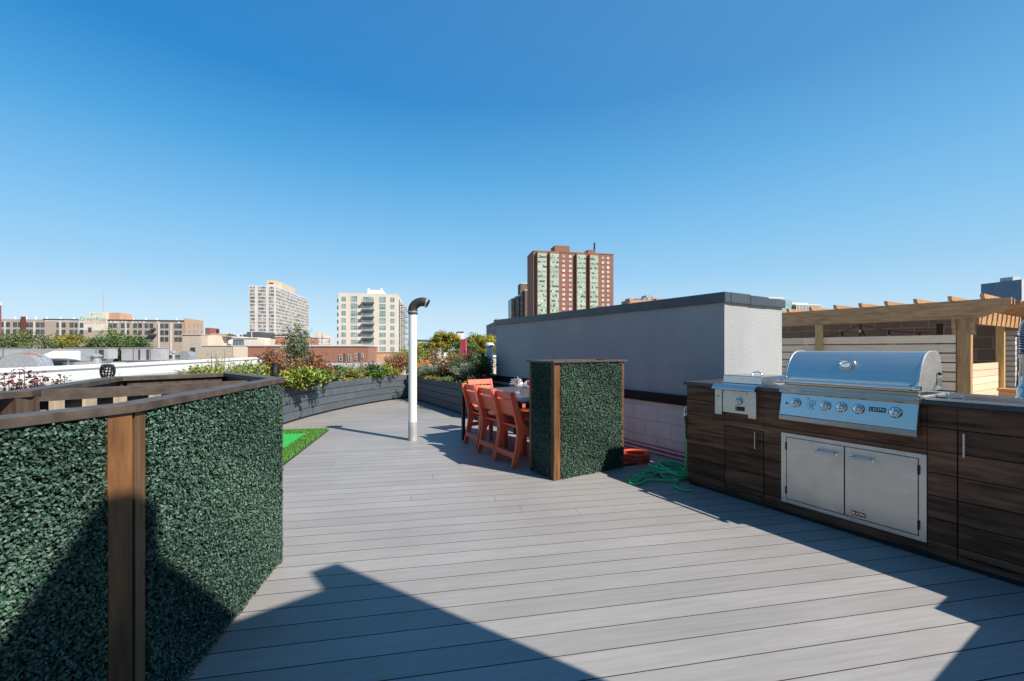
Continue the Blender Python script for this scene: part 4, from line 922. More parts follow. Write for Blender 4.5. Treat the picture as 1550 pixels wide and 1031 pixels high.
# ---- red-brown brick tower
M['towerbrick']=brickmat('tower_brick',(.24,.118,.082),(.30,.150,.105),(.30,.18,.14),.9,.30,.02,bump=.2)
bt=bldg('brick_tower','tall red-brown brick apartment tower with pale green glazed bays','807.4' and 807.4,244); t=bt['t']
H=lz(380.6,244); W=49.2; D=16
MB().box(0,W,0,D,0,H).build('walls',M['towerbrick'],t)
b=MB(); b.box(-.15,W+.15,-.15,.25,H+.01,H+.6); b.box(-.15,.25,.251,D,H+.01,H+.6); b.box(W-.25,W+.15,.251,D,H+.01,H+.6); b.build('parapet',M['towerbrick'],t)
M['mint']=mat('mint_spandrel',(.37,.50,.385),(.47,.585,.47),rough=.5,scale=.2,tint=.12)
M['minglass']=mat('bay_glass',(.10,.15,.15),(.62,.70,.66),rough=.15,scale=.55,spec=.8,tint=.4,fac=(.42,.58))
M['spred']=cm('red_spandrel',(.42,.07,.075)); M['blindw']=mat('blind_window',(.45,.48,.52),(.75,.76,.78),rough=.3,scale=.3,tint=.35)
st=2.79; top=H-1.15
for p0,p1 in ((813,826.3),(831.8,844.8),(872.2,885),(891.9,904)):
    x0,x1=lx(bt,p0),lx(bt,p1)
    MB().box(x0-.35,x1+.1,-1.5,-.001,0,H-.25).build('bay_wall',M['towerbrick'],t)
    b=MB(); 
    for i in range(25):
        z=top-i*st
        if z<2: break
        b.mi=0; b.ti=random.random(); b.box(x0,x1,-1.60,-1.502,z-st+1.05,z-st+st)
        b.mi=1
        for k in range(5):
            b.ti=random.random(); w_=(x1-x0)/5; b.box(x0+k*w_+.05,x0+(k+1)*w_-.05,-1.58,-1.502,z-st+.05,z-st+1.04)
        b.mi=2
        if i%2==0: b.box(x0+w_*(1+i%3),x0+w_*(1.5+i%3),-1.75,-1.601,z-st+1.3,z-st+1.75)
    b.ti=None; b.build('glazed_bay',[M['mint'],M['minglass'],M['framed']],t)
for p0,p1 in ((851.2,855.2),(861.2,865.3),(910.9,914.2),(918.6,922.2)):
    x0,x1=lx(bt,p0),lx(bt,p1)
    for i in range(16):
        z=top-i*st-.2; b=MB(); b.mi=0; b.ti=random.random(); b.box(x0,x1,-.10,-.002,z-1.45,z); b.mi=1; b.box(x0,x1,-.08,-.002,z-2.25,z-1.46); b.mi=2; b.box(x0-.06,x0,-.13,-.002,z-1.46,z); b.box(x1,x1+.06,-.13,-.002,z-1.46,z); b.box((x0+x1)/2-.05,(x0+x1)/2+.05,-.14,-.101,z-1.45,z); b.box(x0,x1,-.14,-.101,z-.8,z-.7)
        b.build('window',[M['blindw'],M['spred'],M['framew']],t)
x0,x1=lx(bt,841.5),lx(bt,864.4); MB().box(x0,x1,2.5,11,H+.01,lz(369.8,246.5)).build('roof_house',M['towerbrick'],t)
x0,x1=lx(bt,891),lx(bt,902.5); MB().box(x0,x1,1.0,9,H+.01,lz(377.8,251)).build('roof_house',M['towerbrick'],t)
b=MB(); x0=lx(bt,902.3); b.tube([(x0,3,H),(x0+.2,3,lz(367.8,254))],.55,8); b.build('chimney',M['rubber'],t)
# ---- dark stepped tower left of it
M['darkglass']=mat('dark_tower_wall',(.020,.026,.036),(.05,.058,.07),rough=.25,scale=.3,stretch=(1,1,3)); M['browngrid']=brickmat('brown_grid_wall',(.12,.085,.07),(.16,.11,.09),(.22,.17,.14),3,1.4,.12)
dtw=bldg('dark_stepped_tower','dark stepped slab tower peeking out left of the brick tower','774' and 774,330); t=dtw['t']
for i,(p0,p1,py) in enumerate(((774,779.6,452),(780.2,786,448.6),(786.8,792.8,445))):
    MB().box(lx(dtw,p0),lx(dtw,p1),-i*.8,14,0,lz(py,330)).build('slab',M['darkglass'],t)
    MB().box(lx(dtw,p1)+.02,lx(dtw,p1+.5),-i*.8+.2,14,0,lz(py-.6,330)).build('fin',M['framew'],t)
MB().box(lx(dtw,793.4),lx(dtw,806),-2.6,14,0,lz(440,330)).build('slab',M['browngrid'],t)
MB().box(lx(dtw,793.2),lx(dtw,806),-2.9,14.2,lz(440,330)+.02,lz(438.6,330)).build('coping',M['roof_white'],t)
MB().box(lx(dtw,788.5),lx(dtw,806),2,12,lz(445,330),lz(428.5,330)).build('roof_house',M['browngrid'],t); MB().box(lx(dtw,789),lx(dtw,806),1.8,12.2,lz(428.5,330)+.02,lz(427.4,330)).build('coping',M['roof_white'],t)
# ---- grey building left of the bulkhead
gb=bldg('grey_office_block','grey office block with rooftop plant at the left end of the bulkhead roofline',751.3,200,back=0); t=gb['t']
M['greyoff']=brickmat('grey_office_wall',(.13,.14,.16),(.17,.18,.20),(.26,.26,.27),4,3.2,.25)
MB().box(0,9,0,38,0,lz(487,200)).build('walls',M['greyoff'],t); b=MB(); b.box(.4,3.5,2,12,lz(487,200)+.01,lz(482,200)); b.build('roof_plant',M['hvac'],t)
MB().box(-.25,9.2,-.25,38.2,lz(487,200)+.01,lz(486.2,200)).build('parapet',M['framew'],t)
# ---- cream apartment block
M['cream']=mat('cream_precast',(.64,.59,.53),(.72,.675,.62),rough=.8,scale=.12)
cb=bldg('cream_apartment_block','cream apartment block with a central stack of balconies left of the vent pipe',512.2,175); t=cb['t']
W=lx(cb,602); H=lz(443.6,176); D=52; z1=lz(452.9,177); st=2.97
MB().box(0,W,0,D,0,H).build('walls',M['cream'],t)
M['railing']=cm('balcony_railing',(.30,.31,.32),(.42,.43,.44),rough=.4)
for p0,p1 in ((517.2,523.8),(531.4,540.8),(574.6,584),(591.2,597.2)):
    x0,x1=lx(cb,p0),lx(cb,p1)
    for i in range(11):
        z=z1-i*st; big=(p0 in (531.4,574.6) and i<4)
        winmesh(x0,x1,z-(1.15 if big else .88),z+(1.15 if big else .88),nx=3 if x1-x0>2.2 else 2,nz=2).build('window',[M['glass_teal'],M['framew']],t)
x0,x1=lx(cb,549.8),lx(cb,565.4)
for i in range(10):
    z=z1-i*st
    winmesh(x0,x1,z-1.1,z+1.0,nx=5,nz=2,fr=.10).build('balcony_door',[M['glass_teal'],M['framew']],t)
    b=MB(); b.box(x0-.55,x1+.5,-1.7,-.13,z-1.42,z-1.22); bl_=b.build('balcony',M['railing'],t)
    b=MB()
    for k in range(22): 
        xx=x0-.5+(x1-x0+.95)*k/21; b.box(xx-.035,xx+.035,-1.68,-1.62,z-1.219,z-.25)
    b.box(x0-.55,x1+.5,-1.70,-1.60,z-.25,z-.16); b.build('railing',M['railing'],bl_)
for i in range(9):
    z=z1-i*st-.6
    for k,y in enumerate((6,17,28,39)):
        b=MB(); b.box(W+.01,W+1.9,y,y+5.2,z-.85,z-.62); b.box(W+1.8,W+1.9,y,y+5.2,z-.61,z+.35); b.box(W+.02,W+1.79,y,y+.1,z+.2,z+.35); b.build('side_balcony',M['railing'],t)
        sidewin(y+.5,y+4.6,z-.5,z+1.5,W,3).build('side_window',[M['glass'],M['framed']],t) if k<2 else None
    if i<8: b=MB(); b.box(-1.3,-.01,4,8,z-.5,z+1.0); b.build('side_balcony',M['framed'],t)
MB().box(lx(cb,553),lx(cb,577),6,20,H+.01,lz(437.3,180)).build('roof_house',M['roof_white'],t)
b=MB(); b.lathe([(.55,0),(.62,.5),(.4,1.0),(.05,1.15)],(lx(cb,573.5),8,lz(437.3,180)),12); b.build('dome',M['roof_white'],t,smooth=True)
b=MB(); b.lathe([(.4,0),(.45,.8),(.1,1.1)],(lx(cb,553.2),8,lz(437.3,180)),10); b.build('dome',M['roof_white'],t,smooth=True)
# ---- tan slab tower
M['slabwhite']=cm('pale_slab_wall',(.56,.59,.65)); M['beige']=cm('beige_spandrel',(.60,.48,.37))
ts=bldg('slab_tower','long pale slab tower with beige bands and rows of windows left of the cream block',417,360,back=20.4); t=ts['t']
W=20.4; D=98; H=lz(433,360); 
MB().box(0,W,0,D,0,H).build('walls',M['slabwhite'],t); st=3.0
M['slabglass']=mat('slab_glass',(.10,.13,.18),(.42,.50,.55),rough=.2,scale=.25,tint=.4)
for p0,p1 in ((378.6,386),(390.8,402.8),(407.3,415)):
    x0,x1=lx(ts,p0),lx(ts,p1)
    for i in range(20):
        z=H-.9-i*st; b=MB(); b.mi=0; n=3
        for k in range(n): b.ti=random.random(); b.box(x0+(x1-x0)*k/n+.08,x0+(x1-x0)*(k+1)/n-.08,-.2,-.002,z-1.45,z)
        b.mi=1; b.box(x0,x1,-.25,-.002,z-2.75,z-1.55); b.build('window_row',[M['slabglass'],M['beige']],t)
for i in range(20):
    z=H-.9-i*st; b=MB()
    for k in range(20): b.mi=0; b.ti=random.random(); b.box(W+.002,W+.2,1.5+k*4.8,1.5+k*4.8+3.6,z-1.4,z)
    b.mi=1; b.box(W+.002,W+.25,.8,D-.5,z-2.8,z-1.55); b.build('window_band',[M['slabglass'],M['beige']],t)
b=MB(); b.box(lx(ts,400.5),W-1.6,5,52,H+.01,lz(424.6,366)); b.box(W-1.59,W+.0,14,52,H+.01,lz(427,372)); b.build('roof_house',M['beige'],t)
MB().box(lx(ts,404),lx(ts,411),4.7,4.99,lz(430,366),lz(428.5,366)).build('louvre',M['hvac_dark'],t)
# ---- small beige block between the two
sbk=bldg('beige_block','small beige block with gridded windows between the slab tower and the cream block',470,300); t=sbk['t']
W=lx(sbk,498); H=lz(507.5,300); MB().box(0,W,0,14,0,H).build('walls',M['cream'],t); MB().box(lx(sbk,478),lx(sbk,484.5),2,9,H+.01,lz(502.5,303)).build('roof_house',M['beige'],t)
for i in range(3):
    for k in range(6): MB().box(1+k*2.1,2.4+k*2.1,-.1,-.002,H-2.4-i*2.6,H-.9-i*2.6).build('window',M['blindw'],t)
# ---- the long loft factory with its painted sign
M['factory']=brickmat('factory_brick',(.36,.30,.26),(.42,.35,.305),(.46,.41,.37),.8,.28,.03,bump=.2); M['orangebrick']=brickmat('orange_brick',(.47,.29,.19),(.54,.35,.24),(.5,.38,.28),.8,.28,.03,bump=.2)
fa=bldg('loft_factory','long four-storey loft factory with a white painted sign block on the left skyline',281,221,back=98); t=fa['t']
L=98; H=lz(486,221); FD=17.4
MB().box(0,L-.5,0,FD,0,H).build('walls',M['factory'],t)
MB().box(L-.49,L,-.3,FD+.1,0,lz(482,221)).build('end_wall',M['orangebrick'],t); xo=L-.5
x0,x1,xm=lx(fa,120.8),lx(fa,162.8),lx(fa,135.5)
MB().box(x0,x1,-.6,-.01,0,lz(499,205)).build('sign_wall',M['factory'],t)
MB().box(x0,x1,-.6,8,lz(499,205)+.01,lz(477.5,202)).build('sign_wall',M['whitewash'] if 'whitewash' in M else M.setdefault('whitewash',cm('whitewashed_brick',(.62,.585,.52),(.72,.69,.63))),t)
zt=lz(477.5,202); zt2=lz(469,202); MB().box(xm,x1,-.6,8,zt+.01,zt2).build('sign_wall',M['whitewash'],t)
MB().box(x1+.01,lx(fa,180),.5,9,H+.01,zt2-.2).build('penthouse',M['orangebrick'],t); MB().box(lx(fa,176),lx(fa,186.5),2,9,H+.02,lz(475,204)).build('penthouse',M['orangebrick'],t)
M['signgreen']=cm('sign_green',(.10,.34,.30)); M['signred']=cm('sign_red',(.55,.24,.20)); M['signblue']=cm('sign_blue',(.25,.50,.60))
def sign(txt,pc,py,size,m,sx=1):
    vs_,fs_=textmesh(txt,size,.02); b=MB(); b.add([(lx(fa,pc)+x*sx,y-.64,z+lz(py,205)) for x,y,z in vs_],fs_); b.build('sign_lettering',m,t)
sign('GreenRise',142,481.5,2.9,M['signgreen'],.92); sign('LUXURY LOFTS',143,487.2,1.9,M['signred'],.85); sign('IGA',150,473,2.1,M['signblue'])
b=MB(); b.box(lx(fa,140)-.2,lx(fa,143),-.66,-.601,lz(475,205),lz(471.3,205)); b.build('sign_square',M['signblue'],t)
b=MB(); b.tube([(lx(fa,148),4,zt2),(lx(fa,147.3),4,lz(436,206))],[.22,.10],6); b.build('antenna',M['greypipe'],t)
wp_=[4.3,12.3,23,30.6,41,48,57.4,64.6,88.6,96.6,108.6,116.2,167.2,174,186,193.2,204.7,212.2,222,229.3,245.6,252.3,266.8,273]
for p in wp_:
    for j,py in enumerate((492.2,502.8,513.3)):
        if p<120 and j==2: continue
        x=lx(fa,p); z=lz(py,212); winmesh(x-.78,x+.78,z-1.1,z+1.1,nx=1,nz=2,fr=.13).build('window',[M['glass'],M['framed']],t)
Xc=(281-775)/F*221
for p in (286.7,294,298.4,304.9):
    r_=(p-775)/F; d_=(Xc-221*r_)/(.184+.983*r_); Yd=221+.983*d_
    for py in (492,502.2): z=lz(py,Yd); sidewin(d_-.75,d_+.75,z-1.1,z+1.1,L,2,fr=.14).build('window',[M['glass'],M['framew']],t)
for p,py in ((125.3,491.3),(125.3,501.7),(137.6,498.3)):
    x=lx(fa,p); z=lz(py,206); winmesh(x-.7,x+.7,z-1.1,z+1.1,y=-.66,nx=1,nz=2).build('window',[M['glass'],M['framed']],t)
for p in (7.8,52,91.2,119.5,190.6,240.5,259): x=lx(fa,p); MB().box(x-.3,x+.3,-.3,-.002,0,H-1).build('downpipe',M['framew'],t)
b=MB(); xs=[lx(fa,p) for p in (68,119,164,281)]
for i in range(26):
    x=lx(fa,150)+i*1.6
    if x1<x<xo-2 and random.random()<.75: b.box(x,x+random.uniform(.8,1.5),-.1,-.002,H-1.6+random.uniform(0,.5),H-.35)
b.box(xs[0],xs[1],-.1,-.002,H-1.0,H-.35); b.build('white_flashing',M['framew'],t)
b=MB(); b.box(lx(fa,66),x0-.02,-.35,.3,H+.01,H+.35); b.box(x1+.02,xo-.02,-.35,.3,H+.01,H+.4); b.build('parapet',M['framed'],t)
for p in (14,31,46,63,84,104,196,215,232,262): 
    b=MB(); x=lx(fa,p); b.lathe([(.35,0),(.35,1.0),(.1,1.6)],(x,3,H),8); b.build('roof_vent',M['roof_white'],t)
x=lx(fa,37.2); MB().box(x-.9,x+.9,-.9,-.36,0,lz(480.3,212)).build('chimney',M['spred2'] if 'spred2' in M else M.setdefault('spred2',cm('maroon_chimney',(.12,.045,.04))),t)
b=MB(); b.box(lx(fa,226),lx(fa,238),-1.5,-.35,lz(507,215),lz(504.6,215)); b.box(lx(fa,229),lx(fa,238),-1.5,-.35,lz(497,215),lz(496,215)); b.bar((lx(fa,226),-1.4,lz(506,215)),(lx(fa,236),-1.4,lz(496.5,215)),.4,.3); b.build('fire_escape',M['framed'],t)
# ---- brick stair tower at the extreme left
lt=bldg('brick_stair_tower','narrow dark red brick tower with cream top at the extreme left skyline',-50,150,back=10); t=lt['t']
M['brick2']=brickmat('dark_red_brick',(.22,.065,.05),(.28,.09,.07),(.3,.2,.16),.8,.28,.03)
MB().box(0,10,0,12.2,0,lz(461,158)).build('walls',M['brick2'],t)
MB().box(-.1,10.1,-.1,12.3,lz(461,158)+.01,lz(455.6,158)).build('top_band',M['cream'],t)
rb=bldg('red_brick_house','small red brick building stepping down at the right end of the factory',310.5,200); t=rb['t']
MB().box(0,lx(rb,318),0,9,0,lz(496.3,200)).build('walls',M['brick2'],t); MB().box(lx(rb,318)+.01,lx(rb,329.5),0,9,0,lz(504.5,200)).build('walls',M['orangebrick'],t); b=MB(); b.tube([(lx(rb,326),2,lz(504.5,200)),(lx(rb,326),2,lz(498.5,200))],.5,8); b.build('chimney',M['black'],t)
# ---- pale buildings in the middle distance
M['beigebrick']=brickmat('beige_brick',(.44,.39,.33),(.50,.45,.385),(.47,.42,.36),.4,.10,.02,bump=.15); M['creamwall']=cm('cream_render',(.66,.58,.47),(.72,.64,.54)); M['palewall']=cm('pale_render',(.60,.58,.55),(.67,.65,.62)); M['dullwall']=cm('shaded_render',(.44,.42,.40),(.50,.48,.46))
pb=bldg('beige_brick_building','tall beige brick building with one small dark window left of the low brick building',276,56); t=pb['t']
MB().box(0,lx(pb,304.5),0,9,0,lz(507.3,57)).build('walls',M['beigebrick'],t); MB().box(-.1,lx(pb,304.6)+.05,-.1,9,lz(507.3,57)+.005,lz(506.6,57)).build('coping',M['palewall'],t)
x=lx(pb,292.5); z=lz(529,56.5); winmesh(x-.25,x+.25,z-.25,z+.25,nx=1,nz=1,fr=.05).build('window',[M['glass'],M['framed']],t)
pb2=bldg('cream_building','cream rendered flat-roofed building right of the beige brick one',304.7,58); t=pb2['t']
MB().box(0,lx(pb2,335.5),0,7,0,lz(509.3,59)).build('walls',M['creamwall'],t); MB().box(-.05,lx(pb2,344),.02,7,lz(509.3,59)+.005,lz(508.5,59)).build('coping',M['palewall'],t)
pb3=bldg('low_beige_building','low beige brick building with a paler right end in front of the white roof house',304.6,54); t=pb3['t']
xk=lx(pb3,353); MB().box(0,xk,0,3,0,lz(524,54)).build('walls',M['beigebrick'],t); MB().box(xk+.005,lx(pb3,375),-.05,3,0,lz(523.6,54.5)).build('end_wall',M['creamwall'],t); MB().box(-.05,lx(pb3,375.3),-.1,3.1,lz(523.6,54.5)+.01,lz(522.7,54.5)).build('coping',M['palewall'],t)
pb4=bldg('white_roof_house','white flat-roofed roof house with teal glass doors behind the low beige building',335.5,60); t=pb4['t']
xk=lx(pb4,389); MB().box(0,xk,0,5,0,lz(512.3,61)).build('walls',M['palewall'],t); MB().box(xk+.005,lx(pb4,402),0,5,0,lz(512.5,61)).build('end_wall',M['creamwall'],t); MB().box(-.1,xk+.1,-.12,5,lz(512.3,61)+.01,lz(511,61)).build('roof',M['roof_white'],t)
x=lx(pb4,361.5); winmesh(x-.62,x+.62,lz(523,60),lz(514.5,60),nx=3,nz=1,fr=.09).build('glass_door',[M['glass_teal'],M['framed']],t)
b=MB(); b.tube([(lx(pb4,376.5),1,lz(511,61)),(lx(pb4,376.5),1,lz(502.5,61))],.05,5); b.build('pole',M['framew'],t); b=MB(); b.tube([(lx(pb4,355),1,lz(511,61)),(lx(pb4,355),1,lz(506,61))],.05,5); b.tube([(lx(pb4,355),1,lz(506.3,61)),(lx(pb4,363),1,lz(506.3,61))],.04,5); b.tube([(lx(pb4,362),1,lz(511,61)),(lx(pb4,362),1,lz(505.5,61))],.05,5); b.build('pipe_rail',M['framew'],t)
b=MB(); b.lathe([(.02,0),(.20,.06),(.30,.14)],(lx(pb4,350.5),-.2,lz(518,60)),14,Matrix.Rotation(R(70),3,'X')); b.build('dish',M['roof_white'],t,smooth=True)
dg_=bldg('dark_grey_building','dark grey flat-roofed building in front of the slab tower base',363,95); t=dg_['t']
M['charcoal']=cm('charcoal_cladding',(.085,.09,.105),(.11,.115,.13)); MB().box(0,lx(dg_,436),0,12,0,lz(506.3,96)).build('walls',M['charcoal'],t); MB().box(lx(dg_,369),lx(dg_,394),1.5,9,lz(506.3,96)+.01,lz(502.6,97)).build('roof_house',M['charcoal'],t)
lb_=bldg('low_brick_building','low red brick building with white coping behind the planted shrubs','375' and 375.3,55); t=lb_['t']
W=lx(lb_,557.5); H=lz(524.2,55); MB().box(0,W,0,10,0,H).build('walls',M['brick'],t); MB().box(-.1,W+.1,-.12,10.1,H+.005,H+.20).build('coping',M['palewall'],t)
for p0,p1,y0,y1 in ((514,518,537,546),(527.6,531.2,536.5,547),(537.3,540.3,535,545),(547.7,550.2,535,542)):
    winmesh(lx(lb_,p0),lx(lb_,p1),lz(y1,57.5),lz(y0,57.5),nx=1,nz=2,fr=.05).build('window',[M['glass'],M['framew']],t)
for p0,p1,y0,y1 in ((520.3,523.2,535,552),(542.2,545.2,534,546)): MB().box(lx(lb_,p0),lx(lb_,p1),-.05,-.002,lz(y1,57.5),lz(y0,57.5)).build('door',M['framed'],t)
bh2=bldg('brick_roof_house','red brick roof house with white vent pipes behind the butterfly bush','417' and 416.8,62); t=bh2['t']
MB().box(0,lx(bh2,466),0,6,0,lz(510.2,63)).build('walls',M['brick'],t); MB().box(-.08,lx(bh2,466)+.08,-.08,6,lz(510.2,63)+.005,lz(509.4,63)).build('coping',M['palewall'],t)
b=MB(); x=lx(bh2,431.5); b.tube([(x,-.3,lz(522,62)),(x,-.3,lz(516,62)),(x-.25,-.3,lz(513.5,62))],.09,6); b.build('flue',M['black'],t)
yb=bldg('yellow_brick_annex','low yellow brick annex right of the low brick building','558' and 558.5,66); t=yb['t']
MB().box(0,lx(yb,606),0,8,0,lz(533.5,67)).build('walls',M['orangebrick'],t); MB().box(-.1,lx(yb,606),-.1,8,lz(533.5,67)+.005,lz(532.5,67)).build('coping',M['beige'],t); b=MB(); x=lx(yb,566); b.box(x-.35,x+.35,1,1.7,lz(533,67),lz(529.8,67)); b.build('roof_vent',M['framed'],t)
# poles on the low brick roof
up=MB(); up.tube([(0,0,0),(0,0,3.2)],.045,6); up.bar((-1.6,0,2.35),(1.2,0,2.35),.06,.06); up.tube([(1.1,0,0),(1.1,0,2.4)],.03,5); up.tube([(-1.5,0,0),(-1.5,0,2.4)],.03,5); up=up.build('pipe_frame',M['framed']); up.location=((487.5-775)/F*60,60,H+GZ-1.2); tag(up,'thin dark pipe frame standing on the low brick roof','pipe frame')
# ---- far low strip and white roofs near the trees
fl=bldg('long_low_building','long low grey building on the horizon right of the vent pipe','628' and 628,260); t=fl['t']
MB().box(0,lx(fl,668),0,14,0,lz(516.5,262)).build('walls',M['palewall'],t); MB().box(-.3,lx(fl,668),-.3,14,lz(516.5,262)+.02,lz(514.3,262)).build('roof',M['charcoal'],t)
wt=bldg('white_tower_block','small white block poking above the yellow-green trees','693' and 692.5,150); t=wt['t']
MB().box(0,lx(wt,703),0,6,0,lz(504,151)).build('walls',M['roof_white'],t); MB().box(-.1,lx(wt,702),-.1,6,lz(504,151)+.01,lz(502,151)).build('roof',M['charcoal'],t)
wr=bldg('white_rooftop','white rooftop with small units between the planter shrubs and the trees','659' and 659,45); t=wr['t']
MB().box(0,lx(wr,680),0,4,0,lz(538.5,45)).build('walls',M['creamwall'],t); b=MB(); b.box(.15,.5,.3,.9,lz(538.5,45)+.01,lz(532,45)); b.box(.9,1.3,.3,.9,lz(538.5,45)+.01,lz(534,45)); b.build('roof_unit',M['roof_white'],t)
wr2=bldg('cream_rooftop','cream rooftop building glimpsed behind the galvanised vent','742' and 742,40); t=wr2['t']
MB().box(0,lx(wr2,760),0,4,0,lz(541,40)).build('walls',M['creamwall'],t); MB().box(-.1,lx(wr2,760),-.1,4,lz(541,40)+.01,lz(538.5,40)).build('roof',M['roof_white'],t)
# ---- skyline above the bulkhead, right
br_=bldg('beige_stepped_block','beige and brown stepped block showing over the bulkhead coping','950' and 950,260); t=br_['t']
for p0,p1,py,m in ((950,953.3,459,'greyoff'),(953.5,990,454,'orangebrick'),(991,1014,452,'orangebrick'),(1014.5,1036,453.5,'palewall')):
    MB().box(lx(br_,p0),lx(br_,p1),0 if p0<991 else -2,12,0,lz(py,262)).build('block',M[m],t)
for p0,p1,py,m in ((956,962,451,'orangebrick'),(966,971.5,451.3,'towerbrick'),(978.5,984,449.5,'glass_teal'),(981.5,992,446,'hvac'),(990,994.5,448.3,'orangebrick'),(1000,1012,450.6,'beige')):
    MB().box(lx(br_,p0),lx(br_,p1),3,9,lz(456,262),lz(py,262)).build('roof_house',M[m],t)
M['tealgrid']=brickmat('teal_glass_grid',(.25,.42,.47),(.33,.50,.54),(.50,.60,.62),3.2,3.4,.22,rough=.2,bump=.05); M['bluegrid']=brickmat('blue_glass_grid',(.075,.145,.24),(.12,.20,.31),(.16,.23,.33),2.6,3.3,.25,rough=.18,bump=.05)
gt=bldg('teal_glass_tower','pale teal glass tower with white roof just right of the bulkhead corner',1149,420); t=gt['t']
MB().box(0,lx(gt,1186),0,20,0,lz(452.5,425)).build('walls',M['tealgrid'],t); MB().box(lx(gt,1186)+.05,lx(gt,1203),4,22,0,lz(453.8,430)).build('wing',M['tealgrid'],t); MB().box(-.3,lx(gt,1186),-.3,20,lz(452.5,425)+.05,lz(450.3,425)).build('roof',M['roof_white'],t)
wo=bldg('white_office_block','white-banded office block above the left end of the pergola',1204,430); t=wo['t']
MB().box(0,lx(wo,1242),0,20,0,lz(463.5,440)).build('walls',M['bluegrid'],t); MB().box(-.3,lx(wo,1243),-.3,20,lz(463.5,440)+.05,lz(461.8,440)).build('roof',M['roof_white'],t); MB().box(lx(wo,1204.5),lx(wo,1228),4,16,lz(461.8,440)+.05,lz(459.3,440)).build('roof_house',M['roof_white'],t)
for k in range(17): x=1.0+k*(lx(wo,1241)-1)/16.5; MB().box(x-.35,x+.35,-.5,-.002,lz(475,440),lz(463.8,440)).build('mullion',M['roof_white'],t)
bg_=bldg('blue_glass_tower','dark blue glass tower at the right picture edge above the pergola',1545,420); t=bg_['t']
H=lz(423,420); MB().box(0,34,0,31,0,H).build('walls',M['bluegrid'],t); MB().box(4,14,8,18,H+.02,H+4.2).build('roof_house',M['framew'],t); MB().box(.5,34,-.5,-.01,0,H).build('front_wall',M['slabwhite'],t)
# ================================================================== neighbour's roof: parapet and rooftop plant
nb=thing('neighbour_building','neighbouring flat-roofed building with a long white parapet, left','building',DW(-16.0,3,GZ),DA)
pl0=.60-GZ
MB().box(-46,-.45,0,41,0,.22-GZ).build('roof_slab',M['roof_grey'],nb)
M['parapet']=mat('white_parapet_boards',(.62,.64,.61),(.72,.73,.70),rough=.6,scale=1.2,stretch=(.3,.3,5)); 
MB().box(-.42,-.02,-.02,41,0,pl0-.16).build('parapet',M['parapet'],nb)
b=MB(); b.box(-.46,.06,-.06,41.05,pl0-.159,pl0); b.build('parapet_cap',M['roof_white'],nb,bevel=.02)
sheet('side_roof', [DW(-15.9,16.05)[:2],DW(-4.9,16.05)[:2],DW(-4.9,46)[:2],DW(-15.9,46)[:2]], -.06, M['roof_grey'], 13.3)
def roofbox(name,label,px0,px1,Y,py0,py1,depth=1.4,legs=True):
    x0,x1=[(p-775)/F*Y for p in (px0,px1)]; z0,z1=zy(py1,Y),zy(py0,Y)
    t=thing(name,label,'rooftop unit',(x0,Y,.22),DA); return t,(x1-x0)/math.cos(DA),z0-.22,z1-.22
def condenser(label,px0,px1,Y,py0,py1,lou):
    t,w_,z0,z1=roofbox('air_handler',label,px0,px1,Y,py0,py1)
    w_=w_-.42; b=MB(); b.box(0,w_,0,.8,z0+.22,z1); b.build('casing',M['hvac'],t,bevel=.01)
    b=MB(); b.box(-.03,w_+.03,-.03,.83,z1+.001,z1+.035); b.build('top_panel',M['hvac'],t)
    for a,c in lou:
        b=MB()
        for k in range(10): zz=z0+.27+(z1-z0-.34)*k/10; b.box(w_*a,w_*c,-.012,-.001,zz,zz+(z1-z0-.34)/10*.75)
        b.build('louvre',M['hvac_dark'],t)
    for a in (.30,.72): MB().box(w_*a-.012,w_*a+.012,-.02,-.001,z0+.22,z1).build('seam',M['framed'],t)
    b=MB(); b.prism([(w_*.05,z0+.215),(w_*.95,z0+.215),(w_*.85,max(z0-.15,0)),(w_*.15,max(z0-.15,0))],.1,.7,'y'); b.build('curb',M['galv'],t)
    MB().box(w_*.2,w_*.8,.15,.65,0,max(z0-.15,.02)).build('base',M['galv'],t)
    return t
condenser('grey air handler with two dark louvres, left of the leafy tree',97,164,25.5,527.2,549,((.34,.45),(.79,.90)))
condenser('grey air handler with one dark louvre, right of the leafy tree',183.5,246,27.5,527,551,((.62,.69),(.42,.47)))
condenser('low grey rooftop unit at the extreme left edge',-30,21,23.5,527.5,547,((.3,.4),))
t,w_,z0,z1=roofbox('makeup_air_unit','long blue-grey rooftop unit with a slanted white hood',24,98,22.5,528,552)
MB().box(0,w_*.92,.5,1.8,.45,z1).build('casing',M['galv'],t,bevel=.01); b=MB(); b.prism([(-.45,z1-.42),(.49,z1-.12),(.49,z1-.62),(-.45,z1-.50)],w_*.50,w_*.98,'x'); b.build('hood',M['roof_white'],t)
b=MB(); b.box(w_*.08,w_*.7,.05,.49,.1,z1-.75); b.build('intake',M['hvac_dark'],t)
for x in (.38,.62,.9): MB().box(w_*x-.03,w_*x+.03,-.05,.02,0,z1-.3).build('leg',M['galv'],t)
MB().box(-.05,w_*.98,.3,1.9,.15,.42).build('rail',M['galv'],t)
M['rustbrown']=mat('rust_patch',(.26,.085,.03),(.40,.17,.08),rough=.9,scale=9)
